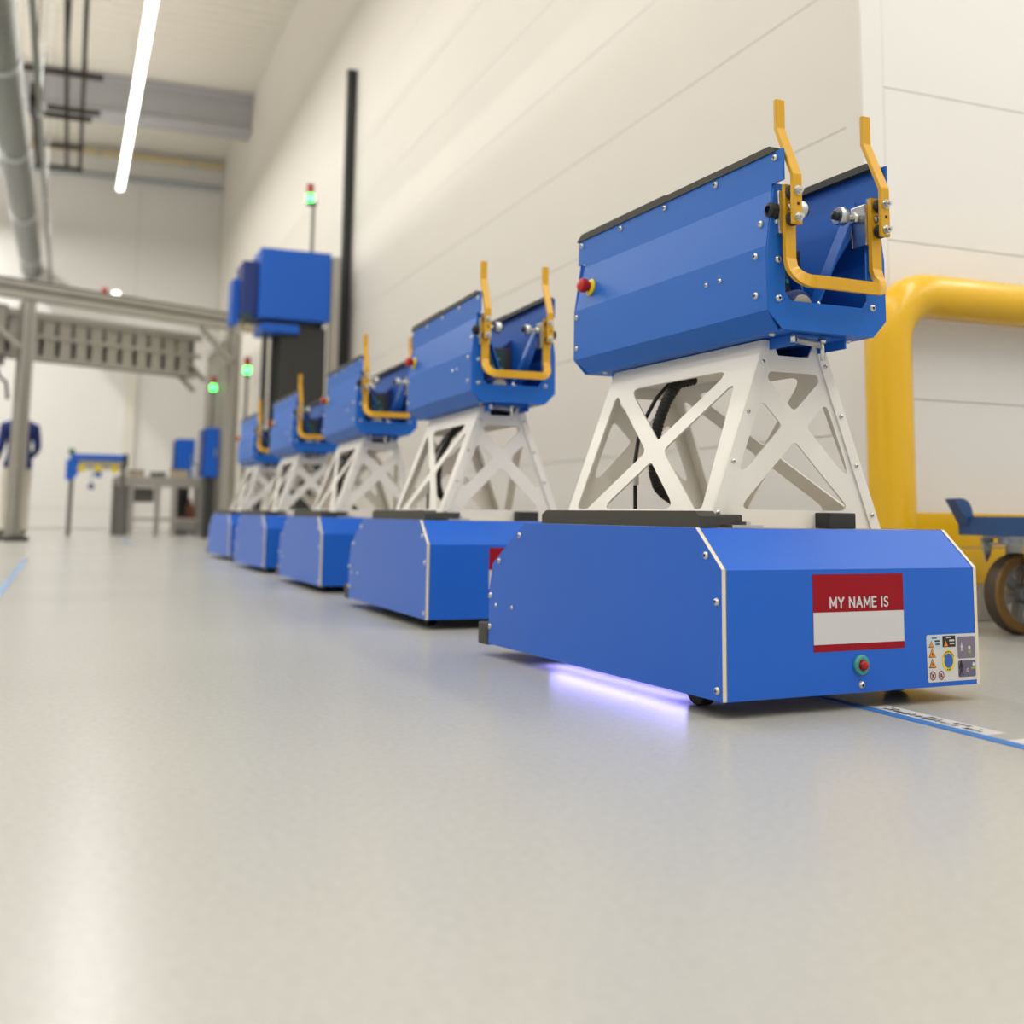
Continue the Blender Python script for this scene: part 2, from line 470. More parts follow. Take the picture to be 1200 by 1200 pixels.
for x, lab in ((3.3, 'added unseen shorter white strip light hanging beside the corner of the block wall'), (6.6, 'added unseen shorter white strip light hanging next to the far right hall wall')):
    strip_light(x, -5.5, 2.7, 5.5, lab, power=1.25)  # pair added out of view to brighten the right side and robot slope

# ================================================================== ROBOT
W, L = 0.60, 0.92
Z0, Z1, Z2, CH = 0.030, 0.2484, 0.3183, 0.0745
CB = 0.46                                   # local y of the front is -CB
def make_robot():
    root = thing('transport_robot', '', 'robot')
    f = -CB; r = L - CB
    # side panels: blue faces, cream cut edges
    prof = [(f, Z0), (f, Z1), (f + CH, Z2), (f + .739, Z2), (f + .902, .220), (f + .919, .159), (f + .921, Z0)]
    sidebolts = [(.043, .271), (.014, .194), (.014, .047), (.760, .290), (.864, .228), (.911, .144), (.911, .071)]
    for s in (-1, 1):
        bm = bmesh.new(); t = .008
        x0, x1 = (-W/2, -W/2 + t) if s < 0 else (W/2 - t, W/2)
        fs = prism(bm, prof, 'x', x0, x1)
        for q in fs[2:]: q.material_index = 1
        sp = obj('side_panel', bm, ['blue', 'cream_edge'], root)
        for b_, z_ in sidebolts: bolt(sp, (s * W/2, f + b_, z_), (s, 0, 0))
        for b_, z_ in ((.880, .123), (.795, .124)): bolt(sp, (s * W/2, f + b_, z_), (s, 0, 0), BOLT_S)
    # folded front panel
    bm = bmesh.new(); t = .008; xi = W/2 - .0095
    p2 = [(f, Z0), (f, Z1 - .001), (f + CH, Z2 - .001), (f + CH + .02, Z2 - .001), (f + CH + .02, Z2 - t), (f + CH + .003, Z2 - t), (f + t, Z1 - .004), (f + t, Z0)]
    fs = prism(bm, p2, 'x', -xi, xi)
    fs[0].material_index = 1; fs[1].material_index = 1; fs[-1].material_index = 1
    fp = obj('front_panel', bm, ['blue', 'cream_edge'], root)
    bolt(fp, (.004, f, .043), (0, -1, 0))
    # name sticker
    X = lambda a: a - .3
    bm = bmesh.new(); y_ = f - .0006
    box(bm, X(.196), X(.410), y_, f + .0002, .104, .2385, mi=0)
    st = obj('name_sticker', bm, ['red_sign'], fp)
    st['label'] = 'red and white name sticker'
    obj('sticker_blank', bx(X(.1965), X(.4095), y_ - .0003, y_ + .0002, .1165, .172), 'white_sign', fp)
    # lettering drawn as flat strokes: MY NAME IS
    S_ = [(.95, .80), (.80, .95), (.55, 1.0), (.28, .95), (.10, .78), (.16, .62), (.38, .53), (.66, .46), (.88, .36), (.92, .20), (.76, .05), (.48, 0), (.20, .05), (.04, .20)]
    glyph = {'M': (1.10, [[(0, 0), (0, 1)], [(0, 1), (.5, .25), (1, 1)], [(1, 0), (1, 1)]]), 'Y': (.95, [[(0, 1), (.5, .47), (1, 1)], [(.5, .5), (.5, 0)]]),
             'N': (.92, [[(0, 0), (0, 1)], [(0, 1), (1, 0)], [(1, 0), (1, 1)]]), 'A': (1.0, [[(0, 0), (.5, 1), (1, 0)], [(.2, .32), (.8, .32)]]),
             'E': (.72, [[(0, 0), (0, 1)], [(0, 1), (1, 1)], [(0, .52), (.9, .52)], [(0, 0), (1, 0)]]), 'I': (0, [[(0, 0), (0, 1)]]), 'S': (.78, [S_])}
    cap, gw, pen = .0168, .0122, .0032; ns = 0
    total = sum({' ': .0085}.get(c, glyph.get(c, (0,))[0] * gw + .0056) for c in 'MY NAME IS') - .0056
    bm = bmesh.new(); cx_ = X(.3035) - total / 2
    for c in 'MY NAME IS':
        if c == ' ': cx_ += .0085; continue
        wg, strokes = glyph[c]
        for st_ in strokes:
            pts = [Vector((cx_ + p[0] * wg * gw, y_ - .0004, .1802 + p[1] * cap)) for p in st_]
            if len(pts) < 6:
                for A, B in zip(pts, pts[1:]):
                    d = (B - A).normalized() * pen * .45
                    ns += 1; A = A - Vector((0, ns * 1.2e-5, 0)); B = B - Vector((0, ns * 1.2e-5, 0))
                    strap(bm, [A - d, B + d], [d.cross(Vector((0, 1, 0)))] * 2, pen, .0003)
            else:
                wd_ = [(pts[min(i+1, len(pts)-1)] - pts[max(i-1, 0)]).cross(Vector((0, 1, 0))) for i in range(len(pts))]
                strap(bm, pts, wd_, pen, .0003)
        cx_ += wg * gw + .0056
    obj('lettering', bm, 'white_sign', fp)
    # red lens in teal collar
    bm = bmesh.new(); lathe(bm, [(.0175, 0), (.0175, .004), (.0155, .006), (.010, .006), (.009, .004)], 24, 'y')
    bmesh.ops.scale(bm, vec=(1, -1, 1), verts=bm.verts); bmesh.ops.translate(bm, vec=(X(.3035), f, .078), verts=bm.verts)
    obj('button_collar', bm, 'teal', fp, )
    bm = bmesh.new(); lathe(bm, [(.0088, .003), (.0088, .009), (.0070, .0125), (.0035, .0145), (.0005, .015)], 16, 'y')
    bmesh.ops.scale(bm, vec=(1, -1, 1), verts=bm.verts); bmesh.ops.translate(bm, vec=(X(.3045), f, .078), verts=bm.verts)
    obj('button_lens', bm, 'red_lens', fp)
    # safety label with pictograms: plate + printed fields
    sl = obj('safety_label', xform_mesh(curve_mesh([round_poly([(X(.466), .0385), (X(.5935), .0385), (X(.5925), .1245), (X(.4645), .1245)], .005)], .0008),
             Matrix.Translation((0, f - .0004, 0)) @ Matrix.Rotation(math.radians(90), 4, 'X')), 'white_sign', fp)
    sl['label'] = 'white safety label with pictograms'
    def deco(name, splines, mat, k=1):
        me = xform_mesh(curve_mesh(splines, .0002), Matrix.Translation((0, f - .0008 - .0002 * k, 0)) @ Matrix.Rotation(math.radians(90), 4, 'X'))
        return obj(name, me, mat, fp)
    u0_, v1_, uw, vh = X(.465), .1245, .1285, .0860
    U = lambda u: u0_ + uw * u
    V = lambda v: v1_ - vh * v
    rect = lambda a, b, c, d, rr=.0015: round_poly([(U(a), V(d)), (U(b), V(d)), (U(b), V(c)), (U(a), V(c))], rr, 3)
    def circ(u, v, r_, n=18, ry=None): return [(U(u) + r_ * math.cos(2*math.pi*i/n), V(v) + (ry or r_) * math.sin(2*math.pi*i/n)) for i in range(n)]
    deco('print_field', [rect(.03, .29, .03, .27)], 'lblue_print')
    deco('print_field', [rect(.31, .57, .03, .27)], 'ink')
    deco('print_field', [rect(.61, .965, .06, .53, .004)], 'purple_print')
    deco('print_field', [rect(.61, .965, .575, .93, .004)], 'purple2_print')
    def tri(u, v, s): return [(U(u), V(v) + s * .62), (U(u) - s * .55, V(v) - s * .45), (U(u) + s * .55, V(v) - s * .45)]
    for u, v, s in ((.085, .20, .0105), (.375, .20, .0105), (.10, .39, .0145), (.10, .61, .0145)):
        deco('warning_triangle', [tri(u, v, s * 1.12)], 'ink', 2); deco('warning_triangle', [tri(u, v, s * .92)], 'orange', 3)
    deco('pictogram_mark', [circ(.10, .405, .0016, 8, .003)], 'ink', 4)
    deco('pictogram_mark', [[(U(.10), V(.56)), (U(.088), V(.63)), (U(.10), V(.62)), (U(.096), V(.67)), (U(.113), V(.60)), (U(.101), V(.605))]], 'ink', 4)
    for u in (.10, .265):
        deco('prohibition_ring', [circ(u, .86, .0074, 20, .0085), circ(u, .86, .0056, 20, .0066)], 'dkred_print', 2)
        deco('prohibition_bar', [[(U(u) - .0048, V(.86) + .0042), (U(u) - .0038, V(.86) + .0052), (U(u) + .0048, V(.86) - .0042), (U(u) + .0038, V(.86) - .0052)]], 'dkred_print', 3)
        deco('pictogram_mark', [circ(u + .005, .84, .0012, 8), [(U(u) - .001, V(.85)), (U(u) + .002, V(.85)), (U(u) + .003, V(.92)), (U(u) + .0005, V(.88)), (U(u) - .003, V(.92))]], 'ink', 2)
    deco('emergency_ring', [circ(.42, .56, .0165, 28, .0195)], 'yellow_plastic', 2)
    deco('emergency_ring', [circ(.42, .56, .0115, 24, .0135)], 'blue_print', 3)
    def arc_text(a0, a1, n, rr, ry):
        out = []
        for i in range(n):
            a = math.radians(a0 + (a1 - a0) * i / (n - 1)); cu, cv = U(.42) + rr * math.cos(a), V(.56) + ry * math.sin(a)
            out.append([(cu - .0011, cv - .0013), (cu + .0009, cv - .0013), (cu + .0009, cv + .0013), (cu - .0011, cv + .0013)])
        return out
    deco('ring_print', arc_text(150, 30, 9, .0140, .0165), 'ink', 4)
    deco('ring_print', arc_text(255, 285, 3, .0140, .0165), 'ink', 4)
    for u, mt in ((.155, 'ink'), (.445, 'white_sign')):
        deco('print_lines', [rect(u, u + .10, .115, .15, .0002), rect(u + .01, u + .10, .185, .215, .0002), rect(u - .06, u + .04, .055, .08, .0002)], mt, 2)
    # printed scenes: walking figure and rounded vehicle, grey figure and barred circle
    def figure(u, v, s):
        cx_, cy_ = U(u), V(v)
        q = [(-.10, .5), (.10, .5), (.16, .28), (.22, .02), (.14, 0), (.10, .14), (.10, -.05), (.26, -.5), (.13, -.5), (0, -.14), (-.12, -.5), (-.25, -.5), (-.10, -.05), (-.12, .14), (-.20, 0), (-.26, .04), (-.17, .3)]
        return [(cx_ + a * s, cy_ + b * s) for a, b in q]
    deco('pictogram_figure', [figure(.69, .30, .0125), circ(.69, .205, .0013, 10)], 'white_sign', 3)
    deco('pictogram_vehicle', [circ(.845, .30, .0032, 12)], 'white_sign', 3)
    deco('pictogram_vehicle', [[(U(.815), V(.36)), (U(.885), V(.36)), (U(.875), V(.43)), (U(.825), V(.43))]], 'green_print', 3)
    deco('pictogram_figure', [figure(.67, .75, .024), circ(.67, .59, .0020, 10)], 'ink', 3)
    deco('pictogram_vehicle', [circ(.925, .665, .0036, 12)], 'white_sign', 3)
    deco('pictogram_vehicle', [[(U(.87), V(.73)), (U(.955), V(.72)), (U(.955), V(.765)), (U(.875), V(.775))]], 'green_print', 3)
    deco('pictogram_mark', [circ(.80, .785, .0032, 14), circ(.80, .785, .0022, 14)], 'white_sign', 3)
    # back panel, deck, chassis underneath
    bm = bmesh.new()
    fs = prism(bm, [(f + .739, Z2 - .001), (f + .902, .219), (f + .919, .159), (f + .920, Z0), (f + .912, Z0), (f + .911, .159), (f + .894, .217), (f + .735, Z2 - .008)], 'x', -xi, xi)
    obj('back_panel', bm, 'blue', root)
    obj('deck', bx(-xi, xi, f + CH + .021, f + .735, Z2 - .008, Z2 - .001), 'wood', root)
    obj('chassis', bx(-W/2 + .03, W/2 - .03, f + .03, r - .03, Z0 + .008, .20), 'black', root)
    bm = bx(-W/2 - .002, W/2 + .002, r + .002, r + .056, .026, .078, bev=.005)
    obj('bumper', bm, 'dark_bar', root)
    bm = bx(-W/2 + .03, W/2 - .03, r + .003, r + .038, .0785, .084); obj('bumper_strip', bm, 'yellow_plastic', root)
    for sx_ in (-1, 1):
        for b_ in (f + .15, r - .12):
            bm = bmesh.new(); x_ = sx_ * (W/2 - (.065 if b_ < 0 else .12))
            lathe(bm, [(.012, -.014), (.0275, -.014), (.030, -.011), (.030, .011), (.0275, .014), (.012, .014)], 20, 'x', center=(x_, b_, .030))
            wh = obj('caster_wheel', bm, 'rubber', root)
            bm = bmesh.new()
            box(bm, x_ - .020, x_ - .016, b_ - .012, b_ + .012, .02, Z0 + .012); box(bm, x_ + .016, x_ + .020, b_ - .012, b_ + .012, .02, Z0 + .012)
            obj('caster_fork', bm, 'zinc', wh)
    # foam bars along the deck edges, sensors on the deck
    for s in (-1,):
        bm = bmesh.new()
        xa, xb = sorted((s * (W/2 - .020), s * (W/2 - .060)))
        prism(bm, [(f + .09, Z2), (f + .09, Z2 + .020), (f + .105, Z2 + .0295), (f + .670, Z2 + .0295), (f + .690, Z2 + .020), (f + .690, Z2)], 'x', xa, xb)
        obj('edge_bar', bm, 'dark_bar', root)
    bm = bx(.036, .104, f + .11, f + .18, Z2, Z2 + .030, bev=.003); obj('deck_sensor', bm, 'black', root)
    bm = bx(-.235, -.150, f + .135, f + .30, Z2, Z2 + .024, bev=.004); obj('deck_cover', bm, 'dark_bar', root)
    bm = bmesh.new(); box(bm, -.20, -.13, f + .10, f + .13, Z2, Z2 + .005); box(bm, -.165, -.155, f + .105, f + .125, Z2 + .005, Z2 + .011)
    obj('deck_bracket', bm, 'zinc', root)

    # ---------- stand and head share one slightly turned frame
    HM = Matrix.Translation((0, .40 - CB, 0)) @ Matrix.Rotation(-.04, 4, 'Z')
    def hobj(name, bm, mats, parent=root, smooth=False):
        o = obj(name, bm, mats, parent, smooth)
        if parent is root: o.matrix_local = HM
        return o
    BA, BB = -.250, .335; HB, HT, ZS0, ZS1 = .202, .068, Z2, .680
    slope = math.hypot(HB - HT, ZS1 - ZS0)
    TH = .004
    # stand front / back plates
    def xplate(outer, inset, cross, dirs, hw, rad):
        holes = []
        n1 = (-dirs[0][1], dirs[0][0]); n2 = (-dirs[1][1], dirs[1][0])
        for s1 in (1, -1):
            for s2 in (1, -1):
                a = (n1[0]*s1, n1[1]*s1); b = (n2[0]*s2, n2[1]*s2)
                q = clip(inset, a, a[0]*cross[0] + a[1]*cross[1] + hw)
                q = clip(q, b, b[0]*cross[0] + b[1]*cross[1] + hw)
                if len(q) >= 3: holes.append(round_poly(q, rad, 4))
        return [outer] + holes
    def unit(x, y): d = math.hypot(x, y); return (x/d, y/d)
    outer = [(-HB, ZS0), (HB, ZS0), (HT, ZS1), (.050, ZS1), (.036, ZS1 - .028), (-.036, ZS1 - .028), (-.050, ZS1), (-HT, ZS1)]
    inset = [(-HB + .042, ZS0 + .034), (HB - .042, ZS0 + .034), (HT - .011, ZS1 - .060), (-HT + .011, ZS1 - .060)]
    spl = xplate(outer, inset, (0, .515), [unit(.165, .165), unit(-.165, .165)], .020, .012)
    for nm, yb in (('stand_front_plate', BA + TH/2), ('stand_back_plate', BB - TH/2)):
        me = xform_mesh(curve_mesh(spl, TH), Matrix.Translation((0, yb, 0)) @ Matrix.Rotation(math.radians(90), 4, 'X'))
        hobj(nm, me, 'white_paint')
    # stand side plates, tilted, with folded flanges carrying bolts
    ob = BB - BA
    so = [(0, 0), (ob, 0), (ob, slope), (0, slope)]
    si = [(.035, .035), (ob - .035, .035), (ob - .045, slope - .055), (.055, slope - .055)]
    cs = (ob * .48, slope * .43)
    sspl = xplate(so, si, cs, [unit(ob * .08 - cs[0], slope * .86 - cs[1]), unit(ob * .92 - cs[0], slope * .90 - cs[1])], .0195, .014)
    for s in (-1, 1):
        ex_ = Vector((0, 1, 0)); ey_ = Vector((-s * (HB - HT), 0, ZS1 - ZS0)).normalized(); ez_ = ex_.cross(ey_)
        me = xform_mesh(curve_mesh(sspl, TH), frame_mat(Vector((s * (HB + .001), BA, ZS0)), ex_, ey_, ez_))
        sp = hobj('stand_side_plate', me, 'white_paint')
        for yb, sgn, nm in ((BA, -1, 'stand_flange'), (BB, 1, 'stand_flange')):
            bm = bmesh.new(); ya, yb2 = sorted((yb + sgn * .0005, yb + sgn * .0045))
            prism(bm, [(s * (HB + .003), ZS0), (s * (HT + .003), ZS1), (s * (HT - .019), ZS1), (s * (HB - .021), ZS0)], 'y', ya, yb2)
            fl = obj(nm, bm, 'white_paint', sp)
        for k in range(4):
            t_ = .075 + .268 * k
            xx = s * (HB + (HT - HB) * t_ - .009); zz = ZS0 + (ZS1 - ZS0) * t_
            bolt(sp, (xx, BA - .0045, zz), (0, -1, 0), BOLT_S)
            bolt(sp, (xx, BB + .0045, zz), (0, 1, 0), BOLT_S)
    hobj('stand_top_plate', bx(-HT + .003, HT - .003, BA + .005, BB - .005, ZS1 - .034, ZS1 - .030), 'white_paint')
    # hose and cable inside the stand
    hp = [(.0, .10, .645), (-.045, .10, .632), (-.072, .10, .595), (-.092, .10, .550), (-.104, .10, .505), (-.108, .10, .465), (-.106, .10, .430), (-.096, .10, .402), (-.078, .10, .386), (-.050, .10, .370), (-.025, .10, .350), (-.02, .10, Z2)]
    fine = []
    for (p, q) in zip(hp, hp[1:]):
        for k in range(10): fine.append(tuple(p[i] + (q[i]-p[i]) * k / 10 for i in range(3)))
    fine.append(hp[-1])
    bm = bmesh.new(); tube(bm, fine, lambda i: .0135 if i % 2 else .0115, seg=10)
    hobj('corrugated_hose', bm, 'rubber')
    bm = bmesh.new(); tube(bm, [(-.03, .145, .645), (-.075, .142, .60), (-.118, .14, .53), (-.130, .14, .46), (-.130, .14, .40), (-.130, .14, Z2)], .0045, seg=8)
    cb = hobj('cable', bm, 'rubber')
    obj('cable_label', bx(-.1355, -.1245, .134, .146, .405, .440), 'white_sign', cb)

    # ---------- head: folded side panels
    ZB, ZCR, ZL, ZU, ZT = .683, .717, .838, .945, 1.017
    BF, BR = -.354, .421
    for s in (-1, 1):
        bm = bmesh.new()
        def q(pts): bm.faces.new([bm.verts.new(p) for p in pts])
        rows = [(.124, ZT, -.388, .428), (.124, .957, -.388, .431)]
        rows2 = [(.124, .957, BF, .398), (.124, ZU, BF, .397), (.139, ZL, BF, .417), (.139, ZCR, BF, BR), (.106, ZB, BF + .012, BR - .016)]
        for rr in (rows, rows2):
            vv = [(bm.verts.new((s*a, b0, z)), bm.verts.new((s*a, b1, z))) for a, z, b0, b1 in rr]
            for A, B in zip(vv, vv[1:]): bm.faces.new((A[0], A[1], B[1], B[0]))
        bmesh.ops.remove_doubles(bm, verts=bm.verts, dist=1e-5)
        # sheet thickness inwards
        geom = bmesh.ops.extrude_face_region(bm, geom=list(bm.faces))
        for v in [g for g in geom['geom'] if isinstance(g, bmesh.types.BMVert)]: v.co.x -= s * .004
        sp = hobj('head_side_panel', bm, 'blue_head')
        for b_ in (-.366, -.172, .022, .216, .412): bolt(sp, (s*.124, b_, 1.004), (s, 0, 0))
        nrm = (s, 0, -.14)
        bolt(sp, (s*.1325, -.331, .884), (s, 0, .14))
        for b_, z_ in ((-.322, .823), (-.322, .748), (.408, .821), (.408, .744)): bolt(sp, (s*.139, b_, z_), (s, 0, 0))
        for b_ in (-.205, -.158): bolt(sp, (s*.139, b_, .798), (s, 0, 0), BOLT_S)
        # black edge profile on the top rim
        bm = bmesh.new(); xa, xb = sorted((s*.1275, s*.104))
        prism(bm, [(-.366, ZT - .001), (-.366, ZT + .006), (-.352, ZT + .013), (.02, ZT + .013), (.02, ZT + .0155), (.408, ZT + .0155), (.432, ZT + .002), (.432, ZT - .001)], 'x', xa, xb)
        hobj('rim_profile', bm, 'dark_bar')
        # inner lining sheet with gusset
        bm = bmesh.new()
        prism(bm, [(BF + .03, .957), (BF + .03, .90), (BF + .20, .745), (.38, .745), (.38, .957)], 'x', s*.098, s*.102)
        hobj('head_lining', bm, 'blue_head')
    # front and back frames of the head
    outer = [(-.121, .958), (-.123, ZU), (-.138, ZL), (-.139, ZCR), (-.106, ZB), (.106, ZB), (.139, ZCR), (.138, ZL), (.123, ZU), (.121, .958), (.100, .958), (.094, .905), (.094, .752), (.082, .738), (-.088, .738), (-.100, .752), (-.100, .958)]
    for nm, yb, nrm in (('head_front_frame', BF - .002, -1), ('head_back_frame', BR + .002, 1)):
        me = xform_mesh(curve_mesh([outer], .004), Matrix.Translation((0, yb, 0)) @ Matrix.Rotation(math.radians(90), 4, 'X'))
        ff = hobj(nm, me, 'blue_head')
        for x_ in (-.116, .105):
            for z_ in (.885, .813, .740): bolt(ff, (x_, yb + nrm * .002, z_), (0, nrm, 0))
    hobj('head_floor', bx(-.104, .104, BF + .002, BR - .002, ZB, ZB + .004), 'blue_head')
    bm = bmesh.new()
    prism(bm, [(-.060, ZB - .001), (-.060, ZB - .022), (-.056, ZB - .022), (-.056, ZB - .005), (.056, ZB - .005), (.056, ZB - .022), (.060, ZB - .022), (.060, ZB - .001)], 'y', BF + .02, BR - .05)
    hobj('head_channel', bm, 'blue_head')
    for x_, b_ in ((-.09, BF + .05), (.09, BF + .05), (-.09, BR - .07), (.09, BR - .07)):
        o = bolt(root, (0, 0, 0), (0, 0, -1)); o.matrix_local = HM @ Matrix.Translation((x_, b_, ZB)) @ Matrix.Rotation(math.pi, 4, 'X')
    # return spring under the front lip
    bm = bmesh.new(); pts = []
    for k in range(14 * 8 + 1):
        a = 2 * math.pi * k / 8; t_ = k / (14 * 8)
        pts.append((-.062 + .060 * t_, -.335 + .006 * math.cos(a), .670 - .006 * t_ + .006 * math.sin(a)))
    tube(bm, pts, .0011, seg=5); hobj('return_spring', bm, 'zinc')
    bm = bmesh.new(); cyl(bm, (.002, -.335, .676), (.002, -.335, .634), .004, seg=8); cyl(bm, (.002, -.335, .676), (.002, -.335, .668), .008, seg=6)
    hobj('spring_post', bm, 'zinc')
    bm = bmesh.new(); cyl(bm, (-.066, -.335, .684), (-.066, -.335, .664), .005, seg=8); hobj('spring_post', bm, 'zinc')
    # inside the head: V braces, control unit, motor hub
    for s in (-1, 1):
        bm = bmesh.new()
        strap(bm, [(s*.088, BF + .035, .93), (s*.010, BF + .06, .735)], [(0, 1, 0)] * 2, .030, .004)
        hobj('brace', bm, 'blue_head')
    bm = bmesh.new(); prism(bm, [(-.098, .745), (.098, .745), (.098, .93), (.06, .90), (.02, .90), (-.01, .93), (-.098, .93)], 'y', -.060, -.056)
    hobj('inner_bulkhead', bm, 'navy')
    cu = hobj('control_unit', bx(-.050, .034, -.235, -.17, .785, .872, bev=.004), 'charcoal')
    obj('circuit_board', bx(-.042, .012, -.2365, -.2345, .795, .862), 'pcb', cu)
    for dx_, dz_ in ((-.030, .81), (-.012, .835), (-.030, .85), (.0, .805)):
        obj('connector', bx(dx_ - .006, dx_ + .006, -.240, -.2362, dz_ - .004, dz_ + .004), 'teal', cu)
    bm = bmesh.new(); lathe(bm, [(.012, -.05), (.030, -.05), (.034, -.045), (.034, .02), (.012, .02)], 20, 'y', center=(-.035, -.27, .738))
    hb = hobj('motor_hub', bm, 'navy')
    bm = bmesh.new(); lathe(bm, [(.004, -.055), (.022, -.055), (.022, -.048), (.004, -.048)], 16, 'y', center=(-.035, -.272, .738), ring=True); obj('hub_ring', bm, 'zinc', hb)
    bm = bmesh.new(); cyl(bm, (.005, -.315, .742), (.04, -.315, .742), .004, seg=8); cyl(bm, (.012, -.315, .735), (.012, -.315, .752), .004, seg=8)
    hobj('hub_clamp', bm, 'zinc')
    # emergency stop on the side
    n_ = Vector((-1, 0, .14)).normalized(); base_ = Vector((-.1325, .345, .886)); qn = n_.to_track_quat('Z', 'Y').to_matrix().to_4x4(); qn.translation = base_
    bm = bmesh.new(); lathe(bm, [(.020, 0), (.021, .004), (.018, .007), (.012, .009)], 24); bmesh.ops.transform(bm, matrix=qn, verts=bm.verts)
    es = hobj('emergency_stop', bm, 'yellow_plastic'); es['label'] = 'yellow collar of the emergency stop'
    bm = bmesh.new(); lathe(bm, [(.009, .005), (.009, .013), (.0165, .016), (.018, .024), (.0165, .031), (.010, .036), (.001, .037)], 20); bmesh.ops.transform(bm, matrix=qn, verts=bm.verts)
    rb_ = obj('stop_button', bm, 'red_btn', es); rb_['label'] = 'red mushroom push button'
    # yellow bumper handle: two levers and the U bar
    yA, yLt, yLb, yU = -.374, -.353, -.399, -.412
    for s in (-1, 1):
        xs = s * .1035
        bm = bmesh.new()
        strap(bm, [(xs, yLt, 1.124), (xs, yLt, 1.066), (xs, yLb, .966), (xs, yLb, .872)], [(1, 0, 0)] * 4, .021, .009)
        bmesh.ops.bevel(bm, geom=list(bm.edges), offset=.0012, segments=1, affect='EDGES')
        lv = hobj('lever', bm, 'yellow')
        for z_ in (.935, .885):
            bm = bmesh.new(); cyl(bm, (xs + .001, yLb - .004, z_), (xs + .001, yLb - .018, z_), .0035, seg=8); cyl(bm, (xs + .001, yLb - .0045, z_), (xs + .001, yLb - .006, z_), .0095, seg=14); cyl(bm, (xs + .001, yLb - .006, z_), (xs + .001, yLb - .012, z_), .0072, seg=6)
            obj('lock_nut', bm, 'zinc', lv)
            bm = bmesh.new(); lathe(bm, [(.010, 0), (.0135, .002), (.0135, .011), (.010, .0135)], 16, 'y', center=(xs, yA + .004 - .0245, z_))
            obj('rubber_buffer', bm, 'rubber', lv)
        bm = bmesh.new(); cyl(bm, (xs + .001, yLb - .0042, .910), (xs + .001, yLb - .0052, .910), .0032, seg=10); obj('lever_hole', bm, 'ink', lv)
        # inner mount: bright angle bracket, roller on a stud
        bm = bmesh.new(); 
        xa, xb = sorted((s*.084, s*.119)); box(bm, xa, xb, yA + .0055, yA + .045, .860, .942, bev=.002)
        br = hobj('mount_bracket', bm, 'zinc')
        bm = bmesh.new(); cyl(bm, (s*.094, yA + .035, .920), (s*.052, yA + .035, .920), .006, seg=10); cyl(bm, (s*.094, yA + .035, .920), (s*.078, yA + .035, .920), .011, seg=6)
        obj('roller_stud', bm, 'zinc', br)
        bm = bmesh.new(); lathe(bm, [(.008, -.009), (.0165, -.009), (.018, -.006), (.018, .006), (.0165, .009), (.008, .009)], 18, 'x', center=(s*.050, yA + .035, .920)); obj('roller', bm, 'galv', br)
        bm = bmesh.new(); lathe(bm, [(.002, -.014), (.009, -.012), (.009, .012), (.002, .014)], 12, 'x', center=(s*.044, yA + .035, .920)); obj('roller_cap', bm, 'black', br)
        bm = bmesh.new(); lathe(bm, [(.008, 0), (.014, .003), (.014, .018), (.008, .021)], 14, 'x', center=(s*.128 - .010, yA + .016, .905)); obj('side_buffer', bm, 'rubber', br)
    path = []; wd = []
    xh = .1015; R_ = .030; zb_ = .765
    path += [(-xh, yA, .952), (-xh, yA, .812)]
    for k in range(0, 6):
        a = math.pi / 2 * k / 6; w_ = (k + 1) / 7
        path.append((-xh + R_ * (1 - math.cos(a)), yA + (yU - yA) * w_, zb_ + R_ * (1 - math.sin(a))))
    path.append((-xh + R_, yU, zb_)); nl = len(path)
    path += [(-p[0], p[1], p[2]) for p in reversed(path)]
    # width lies in the plane of the U: cross product of path direction with -Y
    P_ = [Vector(p) for p in path]
    for i, p in enumerate(P_):
        d = (P_[min(i+1, len(P_)-1)] - P_[max(i-1, 0)]).normalized(); wd.append(d.cross(Vector((0, 1, 0))))
    bm = bmesh.new(); strap(bm, path, wd, .023, .010)
    bmesh.ops.bevel(bm, geom=[e for e in bm.edges if len(e.link_faces) == 2 and e.calc_face_angle(0) > 1.0], offset=.0012, segments=1, affect='EDGES')
    hd = hobj('u_handle', bm, 'yellow')
    for s in (-1, 1):
        bm = bmesh.new(); cyl(bm, (s*xh, yA - .005, .910), (s*xh, yA - .012, .910), .0075, seg=6); cyl(bm, (s*xh, yA - .012, .910), (s*xh, yA - .018, .910), .004, seg=8); obj('handle_nut', bm, 'zinc', hd)
    return root

ROB = [  # front-left floor corner, turn, label
    (1.0368, 1.659, .0836, 'blue transport robot with the whole red and white name sticker showing, beside yellow guard rail'),
    (.992, 3.190, .012, 'blue transport robot standing directly behind the one whose whole name sticker shows'),
    (1.010, 4.760, .012, 'blue transport robot third in the row counting from the yellow guard rail'),
    (1.030, 6.350, .035, 'blue transport robot fourth in the row counting from the yellow guard rail'),
    (1.050, 7.930, .035, 'blue transport robot at the far end of the row, next to the aluminium gantry posts'),
]
proto = make_robot()
robots = [proto]
for _ in ROB[1:]: robots.append(copy_tree(proto))
for o, (x, y, a, lab) in zip(robots, ROB):
    ex_ = Vector((math.cos(a), math.sin(a), 0)); ey_ = Vector((-math.sin(a), math.cos(a), 0))
    p = Vector((x, y, 0)) + ex_ * .30 + ey_ * CB
    o.location = p; o.rotation_euler = (0, 0, a); o['label'] = lab; o['group'] = 'blue transport robots in a row'
# lit strip under the first robot
gl = obj('underglow_strip', bx(-W/2 + .065, -W/2 + .095, -.25, .27, Z0 + .002, Z0 + .007), 'glow', proto)

